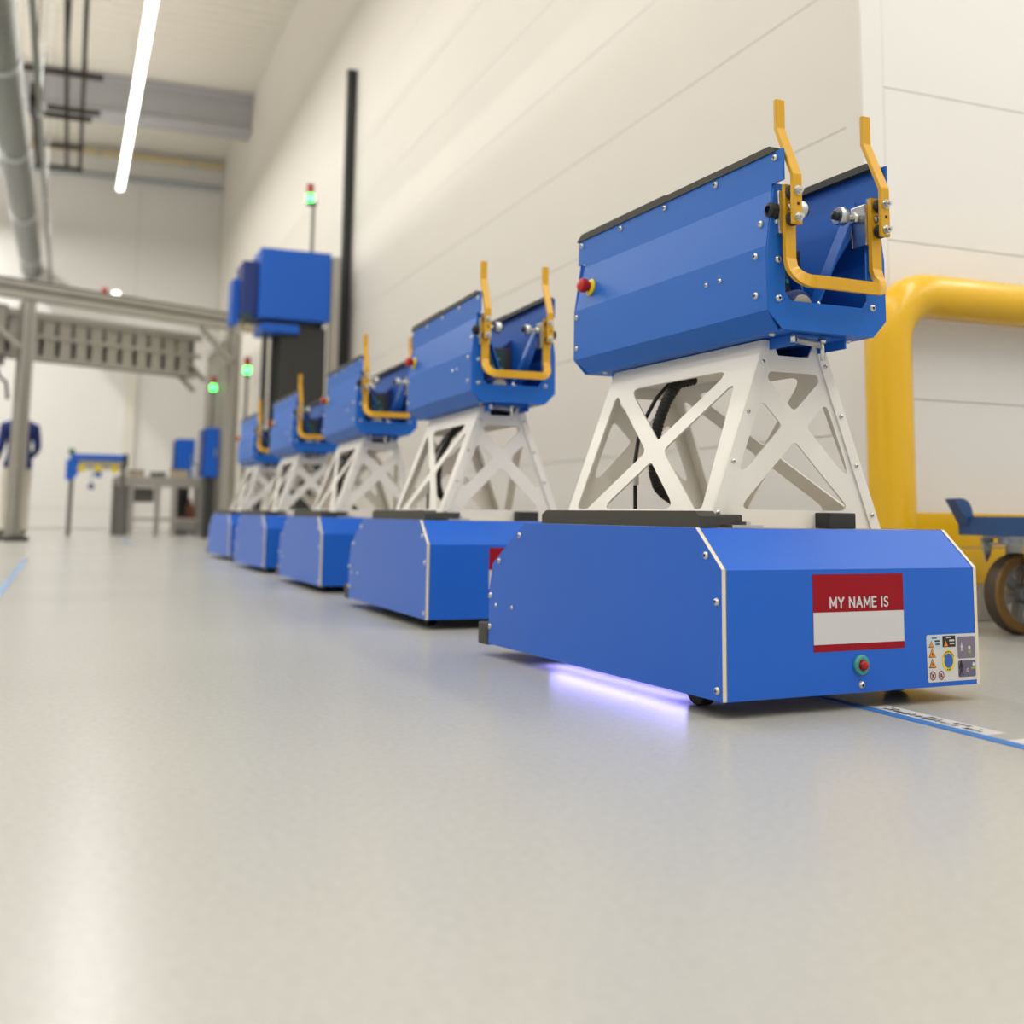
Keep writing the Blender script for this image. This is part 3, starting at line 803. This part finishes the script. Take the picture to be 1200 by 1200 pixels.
# ================================================================== GUARD RAIL
gy = 2.95
t = thing('guard_rail', 'yellow tubular impact guard rail standing before the white wall', 'guard rail', (2.486, gy, 0))
R_ = .075; bend = .17; H = 1.16 - R_; span = 1.5
pts = [(0, 0, 0), (0, 0, H - bend)]
for k in range(1, 9):
    a = math.pi/2 * k / 8; pts.append((bend * (1 - math.cos(a)), 0, H - bend + bend * math.sin(a)))
pts2 = [(span - p[0], p[1], p[2]) for p in reversed(pts)]
bm = bmesh.new(); tube(bm, pts + pts2, R_, seg=28, caps=True); obj('hoop_tube', bm, 'yellow_rail', t)
for z0, z1 in ((.247 + .003, .363), (.132, .247 - .001)):
    bm = bx(R_ - .01, span - R_ + .01, -.022, .022, z0, z1, bev=.004); obj('guard_board', bm, 'yellow_rail', t)
for x_ in (0, span):
    bp_ = obj('base_plate', bx(x_ - .10, x_ + .10, -.10, .10, 0, .012, bev=.003), 'yellow_rail', t)
    for a, b in ((-1,-1),(1,-1),(1,1),(-1,1)): bolt(bp_, (x_ + a*.085, b*.085, .012), (0, 0, 1))

# ================================================================== CART
t = thing('platform_cart', 'dark blue steel platform cart on a big brown wheel in front of guard rail', 'cart', (2.567, 2.75, 0))
CX, CYD = .95, .72
zt_, zb_ = .351, .2945
fr = bmesh.new()
box(fr, 0, CX, -.05, 0, zb_, zt_, bev=.004); box(fr, 0, CX, -CYD, -CYD + .05, zb_, zt_, bev=.004)
box(fr, 0, .05, -CYD + .05, -.05, zb_, zt_); box(fr, CX - .05, CX, -CYD + .05, -.05, zb_, zt_)
obj('cart_frame', fr, 'cart_blue', t)
obj('cart_deck', bx(.05, CX - .05, -CYD + .05, -.05, zt_ - .012, zt_ - .004), 'cart_blue', t)
bm = bmesh.new()
prism(bm, [(-.002, zb_ + .032), (-.052, zt_ + .052), (-.030, zt_ + .055), (-.014, zt_ + .053), (0, zt_ + .046), (.012, zt_ + .030), (.019, zt_), (.019, zb_ + .02)], 'y', -.046, -.004)
obj('corner_hook', bm, 'cart_blue', t)
def caster(x, y):
    c = bpy.data.objects.new('caster', None); COL.objects.link(c); c.parent = t
    bm = bmesh.new()
    px = x - .015
    box(bm, px - .070, px + .070, y - .050, y + .050, zb_ - .008, zb_ - .001); cyl(bm, (px, y, zb_ - .022), (px, y, zb_ - .008), .045, seg=20)
    for s in (-1, 1):
        ya, yb = sorted((y + s*.034, y + s*.040))
        prism(bm, [(x - .010, zb_ - .022), (x + .058, zb_ - .022), (x + .024, .150), (x + .020, .108), (x + .010, .102), (x - .010, .102), (x - .016, .125)], 'y', ya, yb)
    box(bm, px - .060, px + .060, y - .040, y + .040, zb_ - .028, zb_ - .022)
    prism(bm, [(x - .098, zb_ - .008), (x - .050, zb_ - .008), (x - .064, .236), (x - .082, .212)], 'y', y + .044, y + .050)
    fk = obj('caster_fork', bm, 'galv', t)
    bm = bmesh.new(); Rw = .1215
    lathe(bm, [(.088, -.026), (.112, -.0275), (.119, -.022), (Rw, -.014), (Rw, .014), (.119, .022), (.112, .0275), (.088, .026)], 40, 'y', center=(x, y, Rw), ring=True)
    for f in bm.faces:
        c_ = f.calc_center_median(); rr = math.hypot(c_.x - x, c_.z - Rw)
        if rr < .1155: f.material_index = 1
    wh = obj('wheel', bm, ['tyre', 'tyre_side'], t)
    bm = bmesh.new()
    lathe(bm, [(.082, -.024), (.0895, -.024), (.0895, .024), (.082, .024)], 32, 'y', center=(x, y, Rw), ring=True)
    lathe(bm, [(.012, -.032), (.026, -.032), (.030, -.020), (.030, .020), (.026, .032), (.012, .032)], 16, 'y', center=(x, y, Rw))
    for k in range(6):
        a = math.pi * k / 3 + .3; d = Vector((math.cos(a), 0, math.sin(a)))
        strap(bm, [Vector((x, y, Rw)) + d * .025, Vector((x, y, Rw)) + d * .084], [(0, 1, 0)] * 2, .026, .022)
    obj('hub', bm, 'hub', wh)
    bm = bmesh.new(); cyl(bm, (x, y - .043, Rw), (x, y + .043, Rw), .009, seg=10); cyl(bm, (x, y - .046, Rw), (x, y - .040, Rw), .014, seg=6); obj('axle', bm, 'zinc', wh)
    bpy.data.objects.remove(c)
for cx_, cy_ in ((.135, -.10), (CX - .135, -.10), (.135, -CYD + .10), (CX - .135, -CYD + .10)): caster(cx_, cy_)

# ================================================================== FLOOR TAPE
tag(obj('floor_tape', bx(1.345, 1.370, -3.0, 9.0, 0, .0012), 'tape'), 'bright blue guide tape on the floor running under the robots', 'tape')
tag(obj('floor_tape', bx(-.245, -.212, 4.2, 8.4, 0, .0012), 'tape_old'), 'faded blue tape line on the floor in front of the gantry post', 'tape')
tag(obj('floor_tape', bx(.62, .65, 11.4, 14.2, 0, .0012), 'tape_old'), 'short faded blue tape mark on the floor before the workbench', 'tape')
for k, (ya, yb, lab) in enumerate(((1.43, 1.71, 'white printed paper label stuck on the floor along blue guide tape, nearer the robot'), (1.05, 1.385, 'white printed paper label stuck on the floor along blue guide tape, farther from the robot'))):
    st = thing('floor_label', lab, 'label', (1.395, (ya + yb)/2, 0), 0, 'paper labels along the guide tape')
    h = (yb - ya)/2
    obj('paper', bx(-.022, .022, -h, h, 0, .0006), 'paper', st)
    bm = bmesh.new(); yy = -h + .02
    while yy < h - .03:
        l_ = random.uniform(.006, .014)
        if random.random() < .8: box(bm, -.016 + random.uniform(0, .004), -.016 + random.uniform(.010, .017), yy, yy + l_, .0006, .0008)
        if random.random() < .35: box(bm, .004, .004 + random.uniform(.004, .012), yy, yy + l_, .0006, .0008)
        yy += l_ + random.uniform(.003, .007)
    o = obj('print', bm, 'ink', st); o['kind'] = 'stuff'

# ================================================================== OVERHEAD SERVICES
dz = 4.5
t = thing('ventilation_duct', 'thick grey round ventilation duct running overhead along the hall', 'duct', (-.83, 0, dz))
bm = bmesh.new(); pts = []; y = 5.0
while y <= 21.98: pts.append((0, y, .175)); y += .06
tube(bm, pts, lambda i: .172 if i % 3 else .180, seg=24); obj('duct_tube', bm, 'duct', t)
for y in (7.5, 11.5, 14.4, 17.6, 20.6):
    bm = bmesh.new(); lathe(bm, [(.170, -.05), (.192, -.05), (.192, .05), (.170, .05)], 24, 'y', center=(0, y, .175)); cl = obj('duct_clamp', bm, 'galv', t)
    bm = bmesh.new(); cyl(bm, (0, y, .36), (0, y, ZC - dz - .005), .006, seg=6); obj('hanger_rod', bm, 'zinc', cl)

t = thing('conduit_pipe', 'thin grey conduit pipe running overhead next to the duct', 'pipe', (-.50, 0, 4.5))
bm = bmesh.new(); tube(bm, [(0, 5.0, 0), (0, 21.98, 0)], .030, seg=10); obj('conduit_tube', bm, 'duct', t)
for y in (8, 12.5, 16, 19.5):
    bm = bmesh.new(); lathe(bm, [(.030, -.03), (.04, -.03), (.04, .03), (.030, .03)], 12, 'y', center=(0, y, 0)); cyl(bm, (0, y, .03), (0, y, ZC - 4.505), .006, seg=6); obj('pipe_hanger', bm, 'galv', t)

t = thing('cable_ladder', 'dark cable ladder with hanging brackets below the ceiling', 'cable ladder', (0, 0, 5.5))
for x_, ya, w_ in ((-.69, 15.0, .06), (-.29, 9.0, .05), (-.10, 9.0, .05)):
    obj('ladder_rail', bx(x_ - w_/2, x_ + w_/2, ya, 17.9, -.03, .05), 'tray', t)
for y, xa, xb in ((13.75, -.76, .12), (15.05, -.52, .12), (15.35, -.60, .02), (16.65, -.70, -.06), (17.75, -.72, -.06), (11.4, -.70, .12), (9.6, -.5, .1)):
    obj('ladder_rung', bx(xa, xb, y - .035, y + .035, -.09, -.032), 'tray', t)
for x_, y in ((-.69, 15.3), (-.69, 17.75), (-.10, 17.75), (-.10, 13.75), (-.29, 13.75)):
    bm = bmesh.new(); cyl(bm, (x_, y, -.12), (x_, y, ZC - 5.505), .012, seg=6); obj('hanger_rod', bm, 'tray', t)
bm = bx(-.73, -.64, 15.0, 15.35, -.12, .22, bev=.01); obj('junction_box', bm, 'charcoal', t)

t = thing('wall_pipe', 'pale yellow pipe along the top of the far back wall', 'pipe', (0, 21.9, 7.02))
bm = bmesh.new(); cyl(bm, (-2, 0, 0), (2.48, 0, 0), .055, seg=12); obj('pipe_run', bm, 'pipe_yellow', t)
for x_ in (-1.5, .2, 1.9): obj('pipe_clip', bx(x_ - .03, x_ + .03, -.06, .099, -.06, .06), 'galv', t)
t = thing('wall_pipe', 'blue-grey pipe along the back wall below the pale yellow pipe', 'pipe', (0, 21.9, 6.58))
bm = bmesh.new(); cyl(bm, (-4, 0, 0), (2.48, 0, 0), .05, seg=12); obj('pipe_run', bm, 'pipe_grey', t)
for x_ in (-2.5, -.5, 1.5): obj('pipe_clip', bx(x_ - .03, x_ + .03, -.055, .099, -.055, .055), 'galv', t)

# ================================================================== GANTRY
GL, GR = Vector((-.505, 13.05, 0)), Vector((1.87, 14.2, 0))
gd = (GR - GL).normalized(); ga = math.atan2(gd.y, gd.x); gl_len = (GR - GL).length
t = thing('aluminium_gantry', 'grey aluminium profile gantry spanning the aisle on tall posts', 'gantry', GL, ga)
def gpart(name, *a, mat='alu', bev=.004, parent=None):
    return obj(name, bx(*a, bev=bev), mat, parent or t)
def profile_post(name, x, y, z0, z1, w, parent):
    """extruded T-slot profile: square with a slot in each side"""
    h = w/2; s_ = w * .10; d = w * .16
    P = []
    for (dx, dy) in ((1, 0), (0, 1), (-1, 0), (0, -1)):
        tx, ty = -dy, dx
        P += [(x + dx*h - tx*h, y + dy*h - ty*h), (x + dx*h - tx*s_, y + dy*h - ty*s_), (x + dx*(h-d) - tx*s_, y + dy*(h-d) - ty*s_), (x + dx*(h-d) + tx*s_, y + dy*(h-d) + ty*s_), (x + dx*h + tx*s_, y + dy*h + ty*s_)]
    bm = bmesh.new(); prism(bm, P, 'z', z0, z1); return obj(name, bm, 'alu', parent)
p = profile_post('gantry_post', 0, 0, .05, 2.56, .13, t)
gpart('post_foot', -.12, .12, -.12, .12, 0, .05, mat='charcoal', parent=p)
# main beam of two stacked profiles with a groove
gpart('gantry_beam', -2.2, gl_len + .02, -.06, .06, 2.58, 2.66)
gpart('gantry_beam', -2.2, gl_len + .02, -.05, .06, 2.662, 2.70, mat='alu_dark')
gpart('gantry_beam', -2.2, gl_len + .02, -.06, .06, 2.702, 2.765)
gpart('beam_cover', -2.2, gl_len + .02, -.065, .065, 2.767, 2.785, mat='charcoal')
gpart('beam_end_box', gl_len + .03, gl_len + .34, -.08, .08, 2.60, 2.72, mat='wood')
# roller conveyor hanging behind the beam: rails and brackets
for z0, z1 in ((2.46, 2.54), (2.24, 2.29), (2.00, 2.05)):
    gpart('conveyor_rail', -2.0, gl_len - .25, .40, .46, z0, z1)
for k in range(22):
    x_ = -1.9 + .19 * k
    if x_ < gl_len - .28:
        gpart('conveyor_bracket', x_, x_ + .14, .44, .50, 2.29, 2.46)
        gpart('conveyor_bracket', x_ + .01, x_ + .14, .42, .50, 2.05, 2.24)
gpart('conveyor_back', -2.0, gl_len - .25, .56, .60, 2.0, 2.50, mat='alu_dark')
# front right post of the gantry
p = profile_post('gantry_post', gl_len - .03, 0, .05, 2.56, .12, t)
gpart('post_foot', gl_len - .12, gl_len + .06, -.09, .09, 0, .05, mat='charcoal', parent=p)
def brace(a, b, w_=.06):
    bm = bmesh.new(); strap(bm, [a, b], [(0, 1, 0)] * 2, w_, w_); obj('diagonal_brace', bm, 'alu', t)
brace((gl_len - .52, -.03, 2.56), (gl_len - .06, -.03, 2.16))
brace((gl_len - .62, .5, 2.40), (gl_len - .12, .5, 1.98), .05)
brace((gl_len - .75, .62, 2.30), (gl_len - .20, .62, 1.85), .05)
brace((-.75, 0, 2.56), (-.06, 0, 2.06))
cbx = gpart('control_cabinet', -.62, -.16, .12, .36, 1.86, 2.52, mat='alu_dark', bev=.01)
gpart('cabinet_door', -.60, -.18, .105, .12, 1.98, 2.50, mat='alu', parent=cbx)
bm = bmesh.new(); tube(bm, [(-.22, .2, 1.86), (-.17, .2, 1.74), (-.12, .14, 1.68), (-.10, .12, 1.5)], .018, seg=8); obj('cabinet_cable', bm, 'rubber', cbx)

# row of posts receding behind the gantry
pr_ = thing('post_row', 'row of grey aluminium posts receding behind the gantry beside the blue cabinet', 'post row', (1.86, 15.8, 0))
for k in range(5):
    profile_post('post', 0, -1.05 + .53 * k, .04, 2.56, .10, pr_)
    obj('post_foot', bx(-.06, .06, -1.11 + .53 * k, -.99 + .53 * k, 0, .04), 'charcoal', pr_)
obj('top_rail', bx(-.05, .05, -1.12, 1.12, 2.561, 2.66, bev=.004), 'alu', pr_)

o = thing('beacon_lamp', 'small red beacon on top of the gantry beam', 'lamp', (GL + gd * .86 + Vector((0, 0, 2.785))))
bm = bmesh.new(); lathe(bm, [(.02, 0), (.035, 0), (.035, .03), (.03, .06), (.005, .075)], 14); obj('beacon_lens', bm, 'signal_red', o)
bm = bmesh.new(); lathe(bm, [(.02, -.0), (.045, 0), (.045, .008), (.02, .008)], 14); obj('beacon_base', bm, 'charcoal', o)
o = thing('beacon_lamp', 'small white lamp glowing on top of the gantry beam', 'lamp', (GL + gd * 1.0 + Vector((0, 0, 2.785))))
bm = bmesh.new(); lathe(bm, [(.03, .008), (.045, .008), (.045, .03), (.03, .045)], 14); obj('lamp_lens', bm, 'white_led', o)
bm = bmesh.new(); lathe(bm, [(.02, 0), (.05, 0), (.05, .008), (.02, .008)], 14); obj('lamp_base', bm, 'charcoal', o)

# ================================================================== LIFT STATION
t = thing('lift_station', 'blue housing raised on dark columns beside the tall black mast', 'machine', (1.9, 10.75, 0))
X = lambda x: x - 1.9
Y = lambda y: y - 10.75
gp = lambda name, x0, x1, y0, y1, z0, z1, mat, bev=.008, parent=None: obj(name, bx(X(x0), X(x1), Y(y0), Y(y1), z0, z1, bev=bev), mat, parent or t)
gp('housing', 1.575, 2.24, 10.5, 11.05, 2.145, 2.815, 'blue')
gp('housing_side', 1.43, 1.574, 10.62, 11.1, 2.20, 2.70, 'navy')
gp('housing_side', 1.36, 1.429, 10.8, 11.1, 2.12, 2.55, 'blue')
gp('carriage_plate', 1.60, 1.96, 10.52, 11.0, 2.02, 2.10, 'blue')
gp('carriage_rail', 1.45, 2.2, 10.6, 10.7, 2.105, 2.142, 'charcoal')
gp('lift_column', 1.80, 2.235, 10.6, 10.95, .04, 2.10, 'charcoal')
gp('lift_post', 1.635, 1.685, 10.6, 10.66, .04, 2.015, 'charcoal', .003)
gp('lift_post', 1.735, 1.79, 10.72, 10.78, .04, 2.015, 'charcoal', .003)
gp('guide_profile', 2.26, 2.345, 10.55, 10.65, .04, 2.80, 'alu', .003)
gp('foot_plate', 1.55, 2.38, 10.5, 11.1, 0, .038, 'charcoal', .003)

t = thing('lift_mast', 'tall black slotted mast standing against the cream wall', 'mast', (2.448, 10.8, 0))
bm = bmesh.new(); h = .042
prism(bm, [(-h, -h), (-.012, -h), (-.012, -h + .014), (.012, -h + .014), (.012, -h), (h, -h), (h, h), (-h, h), (-h, .012), (-h + .014, .012), (-h + .014, -.012), (-h, -.012)], 'z', .02, 4.78)
obj('mast_profile', bm, 'charcoal', t)
obj('mast_cap', bx(-.045, .045, -.045, .045, 4.78, 4.80), 'black', t)
obj('mast_foot', bx(-.05, .05, -.09, .09, 0, .02), 'charcoal', t)

def signal_tower(x, y, zbase, zlight, label, dx=-.035):
    t = thing('signal_tower', label, 'signal light', (x, y, zbase), 0)
    bm = bmesh.new(); cyl(bm, (0, 0, 0), (0, 0, zlight - zbase - .03), .018, seg=10); cyl(bm, (0, 0, 0), (0, 0, .01), .05, seg=14); obj('pole', bm, 'alu_dark', t)
    z = zlight - zbase
    bm = bmesh.new(); box(bm, min(dx, 0) - .03, .03, -.03, .03, z - .06, z - .03); obj('bracket', bm, 'charcoal', t)
    for nm, z0, z1, mt in (('green_lens', z - .03, z + .045, 'green_led'), ('red_lens', z + .05, z + .14, 'signal_red')):
        bm = bmesh.new(); lathe(bm, [(.02, z0), (.035, z0), (.035, z1), (.02, z1)], 16, center=(dx, 0, 0)); obj(nm, bm, mt, t)
    bm = bmesh.new(); lathe(bm, [(.036, z + .14), (.036, z + .15), (.01, z + .155)], 16, center=(dx, 0, 0)); obj('tower_cap', bm, 'charcoal', t)
signal_tower(2.09, 10.72, 2.815, 3.39, 'signal tower with glowing green lens on a pole above the blue housing')
signal_tower(1.73, 12.2, 0, 1.84, 'signal tower with glowing green lens between gantry posts and lift column', 0)
signal_tower(1.70, 14.98, 1.40, 1.93, 'signal tower with glowing green lens on top of the narrow blue cabinet', 0)

# ================================================================== FAR WORK AREA
t = thing('test_station', 'blue topped assembly stand on grey legs with yellow knobs', 'work stand', (.32, 15.7, 0))
for x_ in (-.275, .355): obj('leg', bx(x_ - .03, x_ + .03, -.03, .03, .0, .92), 'alu_dark', t)
obj('top_beam', bx(-.31, .39, -.06, .06, .985, 1.06, bev=.01), 'blue', t)
obj('tool_panel', bx(-.19, .35, -.02, .02, .86, .984), 'alu', t)
bm = bmesh.new(); prism(bm, [(-.35, .72), (-.26, .72), (-.20, .80), (-.19, .98), (-.35, .98)], 'y', -.05, .05); obj('end_bracket', bm, 'blue', t)
obj('end_cap', bx(-.33, -.25, -.07, .07, 1.061, 1.12, bev=.012), 'green_cap', t)
obj('end_cap', bx(.35, .41, -.07, .07, .90, 1.075, bev=.012), 'charcoal', t)
for x_ in (-.16, .04, .25):
    bm = bmesh.new(); lathe(bm, [(.01, -.13), (.045, -.13), (.05, -.11), (.05, -.05), (.02, -.02)], 14, 'y', center=(x_, 0, .87)); obj('knob', bm, 'yellow_plastic', t)
obj('clamp_block', bx(.0, .09, -.1, -.02, .76, .83, bev=.01), 'blue', t)
bm = bmesh.new(); cyl(bm, (-.03, -.05, .86), (-.03, -.05, .66), .005, seg=6); obj('pendant_cord', bm, 'rubber', t)
bm = bmesh.new(); lathe(bm, [(.005, .60), (.03, .61), (.042, .64), (.03, .67), (.005, .68)], 14, center=(-.03, -.05, 0)); obj('pendant_grip', bm, 'navy', t)

t = thing('workbench', 'grey aluminium workbench with open frame legs near the back wall', 'workbench', (1.19, 16.6, 0))
obj('bench_top', bx(-.60, .60, -.35, .35, .735, .80, bev=.006), 'alu', t)
obj('bench_rim', bx(-.58, .58, -.352, -.30, .66, .734), 'alu', t)
obj('end_panel', bx(-.60, -.42, -.30, .30, .0, .734), 'alu_dark', t)
for x_ in (-.37, -.02, .20, .56): obj('leg', bx(x_ - .035, x_ + .035, -.33, -.27, 0, .66), 'alu', t)
for x_ in (-.37, .56): obj('leg', bx(x_ - .035, x_ + .035, .27, .33, 0, .734), 'alu', t)
obj('stretcher', bx(-.335, .525, -.32, -.28, .20, .24), 'alu', t)
obj('lower_shelf', bx(.24, .54, -.26, .30, .03, .07), 'alu_dark', t)
obj('drawer_unit', bx(-.33, -.06, -.2, .2, .45, .65, bev=.006), 'alu_dark', t)

def crate(x, y, z, w_, d_, h_, mat, name, label, cat, lidmat='alu_dark'):
    o = thing(name, label, cat, (x, y, z))
    obj('body', bx(-w_/2, w_/2, -d_/2, d_/2, 0, h_ - .02, bev=.004), mat, o)
    obj('lid', bx(-w_/2 - .006, w_/2 + .006, -d_/2 - .006, d_/2 + .006, h_ - .019, h_, bev=.003), lidmat, o)
crate(.87, 16.4, .80, .22, .2, .09, 'wood', 'parts_tray', 'low tan parts tray on the end of the workbench by the assembly stand', 'tray')
crate(1.17, 16.45, .80, .20, .2, .07, 'alu_dark', 'parts_tray', 'low dark parts tray in the middle of the workbench', 'tray', 'charcoal')
crate(1.45, 16.42, .80, .24, .2, .12, 'wood', 'parts_box', 'tan parts box on the workbench before the small blue cabinet', 'box')
crate(1.69, 16.35, .80, .14, .16, .20, 'paper', 'parts_box', 'pale upright box on the workbench end beside narrow blue cabinet', 'box', 'green_cap')
crate(1.575, 16.62, .071, .26, .3, .18, 'paper', 'parts_box', 'pale box on the lower shelf of the workbench', 'box', 'dkred_print')
bm = bmesh.new(); lathe(bm, [(.02, 0), (.05, 0), (.05, .16), (.02, .20), (.018, .24)], 14); 
bo = thing('bottle', 'brown bottle standing on the pale box under the workbench', 'bottle', (1.64, 16.62, .25)); obj('bottle_body', bm, 'copper', bo)
bm = bmesh.new(); cyl(bm, (0, 0, .235), (0, 0, .265), .022, seg=10); obj('bottle_cap', bm, 'white_sign', bo)

def cabinet(x0, x1, y0, y1, z0, z1, label, legs):
    o = thing('machine_cabinet', label, 'cabinet', ((x0+x1)/2, (y0+y1)/2, 0)); w_, d_ = (x1-x0)/2, (y1-y0)/2
    obj('body', bx(-w_, w_, -d_, d_, z0, z1, bev=.01), 'blue', o)
    dr = obj('door', bx(-w_ + .02, w_ - .02, -d_ - .012, -d_ - .001, z0 + .03, z1 - .03, bev=.004), 'blue', o)
    obj('handle', bx(w_ - .05, w_ - .03, -d_ - .03, -d_ - .013, (z0+z1)/2 - .05, (z0+z1)/2 + .05), 'zinc', dr)
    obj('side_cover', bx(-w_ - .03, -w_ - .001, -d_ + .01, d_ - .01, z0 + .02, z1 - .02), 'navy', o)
    obj('pedestal', bx(-w_ + legs, w_ - legs, -d_ + .03, d_ - .03, 0, z0 - .001), 'charcoal', o)
cabinet(1.60, 1.78, 14.75, 15.2, .77, 1.40, 'narrow tall blue machine cabinet on a dark pedestal beside the gantry posts', .03)
cabinet(1.46, 1.72, 17.1, 17.5, .82, 1.39, 'small blue machine cabinet standing behind the workbench', .05)

# ================================================================== PERSON behind the gantry post
def person(loc, rotz):
    V_ = []; E_ = []; R = []
    def v(p, r): V_.append(p); R.append(r); return len(V_) - 1
    def e(a, b): E_.append((a, b))
    pel = v((0, 0, .92), (.155, .11)); sp1 = v((0, .01, 1.08), (.145, .105)); sp2 = v((0, .01, 1.26), (.165, .115)); ch = v((0, 0, 1.38), (.15, .10))
    nk = v((0, -.01, 1.475), (.055, .055)); hd0 = v((0, -.02, 1.56), (.075, .088)); hd1 = v((0, -.02, 1.65), (.08, .095)); hd2 = v((0, -.015, 1.72), (.055, .065))
    for a, b in ((pel, sp1), (sp1, sp2), (sp2, ch), (ch, nk), (nk, hd0), (hd0, hd1), (hd1, hd2)): e(a, b)
    for s in (-1, 1):
        hip = v((s*.095, 0, .86), (.095, .10)); kn = v((s*.11, -.02, .49), (.062, .066)); an = v((s*.115, .02, .10), (.045, .05)); he = v((s*.12, .03, .045), (.04, .04)); to = v((s*.14, -.15, .035), (.042, .03))
        for a, b in ((pel, hip), (hip, kn), (kn, an), (an, he), (he, to)): e(a, b)
        sh = v((s*.19, 0, 1.37), (.07, .07)); el = v((s*.225, .03, 1.10), (.046, .048)); wr = v((s*.20, -.17, .98), (.034, .034)); pm = v((s*.185, -.25, .98), (.036, .022))
        for a, b in ((ch, sh), (sh, el), (el, wr), (wr, pm)): e(a, b)
        for k in range(4):
            x_ = s*.185 + (k - 1.5) * .019
            f1 = v((x_, -.285, .978), (.009, .009)); f2 = v((x_ - s*.003, -.315 + abs(k - 1.2) * .004, .962), (.008, .008)); f3 = v((x_ - s*.004, -.325 + abs(k - 1.2) * .005, .940), (.007, .007))
            e(pm, f1); e(f1, f2); e(f2, f3)
        t1 = v((s*.148, -.235, .970), (.010, .010)); t2 = v((s*.138, -.268, .955), (.008, .008)); e(wr, t1); e(t1, t2)
    me = bpy.data.meshes.new('tmp'); me.from_pydata(V_, E_, [])
    o = bpy.data.objects.new('tmp', me); COL.objects.link(o)
    m = o.modifiers.new('skin', 'SKIN'); sv = me.skin_vertices[0].data
    for i, r in enumerate(R): sv[i].radius = r
    sv[0].use_root = True
    m2 = o.modifiers.new('sub', 'SUBSURF'); m2.levels = 2; m2.render_levels = 2
    bpy.context.view_layer.update()
    me2 = bpy.data.meshes.new_from_object(o.evaluated_get(bpy.context.evaluated_depsgraph_get()))
    bpy.data.objects.remove(o)
    t = thing('person', 'person in a navy work jacket and light trousers standing behind the gantry post', 'person', loc, rotz)
    b = obj('body', me2, ['cloth_blue', 'cloth_light', 'skin', 'charcoal', 'hair'], t, smooth=True)
    for p in me2.polygons:
        c = p.center
        if c.z < .075: k = 3
        elif c.z < .86 and abs(c.y) < .17 and not (c.y < -.16): k = 1
        elif c.z > 1.485: k = 2
        elif c.y < -.19 and c.z < 1.05: k = 2
        else: k = 0
        p.material_index = k
    # hair cap, ears, nose
    bm = bmesh.new(); bmesh.ops.create_uvsphere(bm, u_segments=20, v_segments=12, radius=1)
    for v_ in bm.verts: v_.co = Vector((v_.co.x * .083, v_.co.y * .100 + .004, v_.co.z * .092 + 1.672))
    bmesh.ops.delete(bm, geom=[v_ for v_ in bm.verts if v_.co.z < 1.60 or (v_.co.y < -.045 and v_.co.z < 1.70)], context='VERTS')
    obj('hair', bm, 'hair', t, smooth=True)
    bm = bmesh.new(); prism(bm, [(-.012, 1.60), (.012, 1.60), (.004, 1.645), (-.004, 1.645)], 'y', -.128, -.095); obj('nose', bm, 'skin', t)
    for s in (-1, 1):
        bm = bmesh.new(); lathe(bm, [(.004, -.008), (.016, -.004), (.018, .004), (.006, .010)], 10, 'x', center=(s*.083, .0, 1.625)); obj('ear', bm, 'skin', t)
        bm = bmesh.new(); lathe(bm, [(.002, -.006), (.009, -.002), (.009, .002), (.002, .006)], 8, 'y', center=(s*.03, -.108, 1.648)); obj('eye', bm, 'ink', t)
    obj('mouth', bx(-.02, .02, -.112, -.104, 1.575, 1.581), 'red_btn', t)
    # jacket hem band
    bm = bmesh.new(); lathe(bm, [(.150, .84), (.172, .84), (.176, .93), (.155, .95)], 24); 
    for v_ in bm.verts: v_.co.y *= .74
    obj('jacket_hem', bm, 'cloth_blue', t, smooth=True)
    return t
person((-.60, 15.6, 0), math.radians(200))
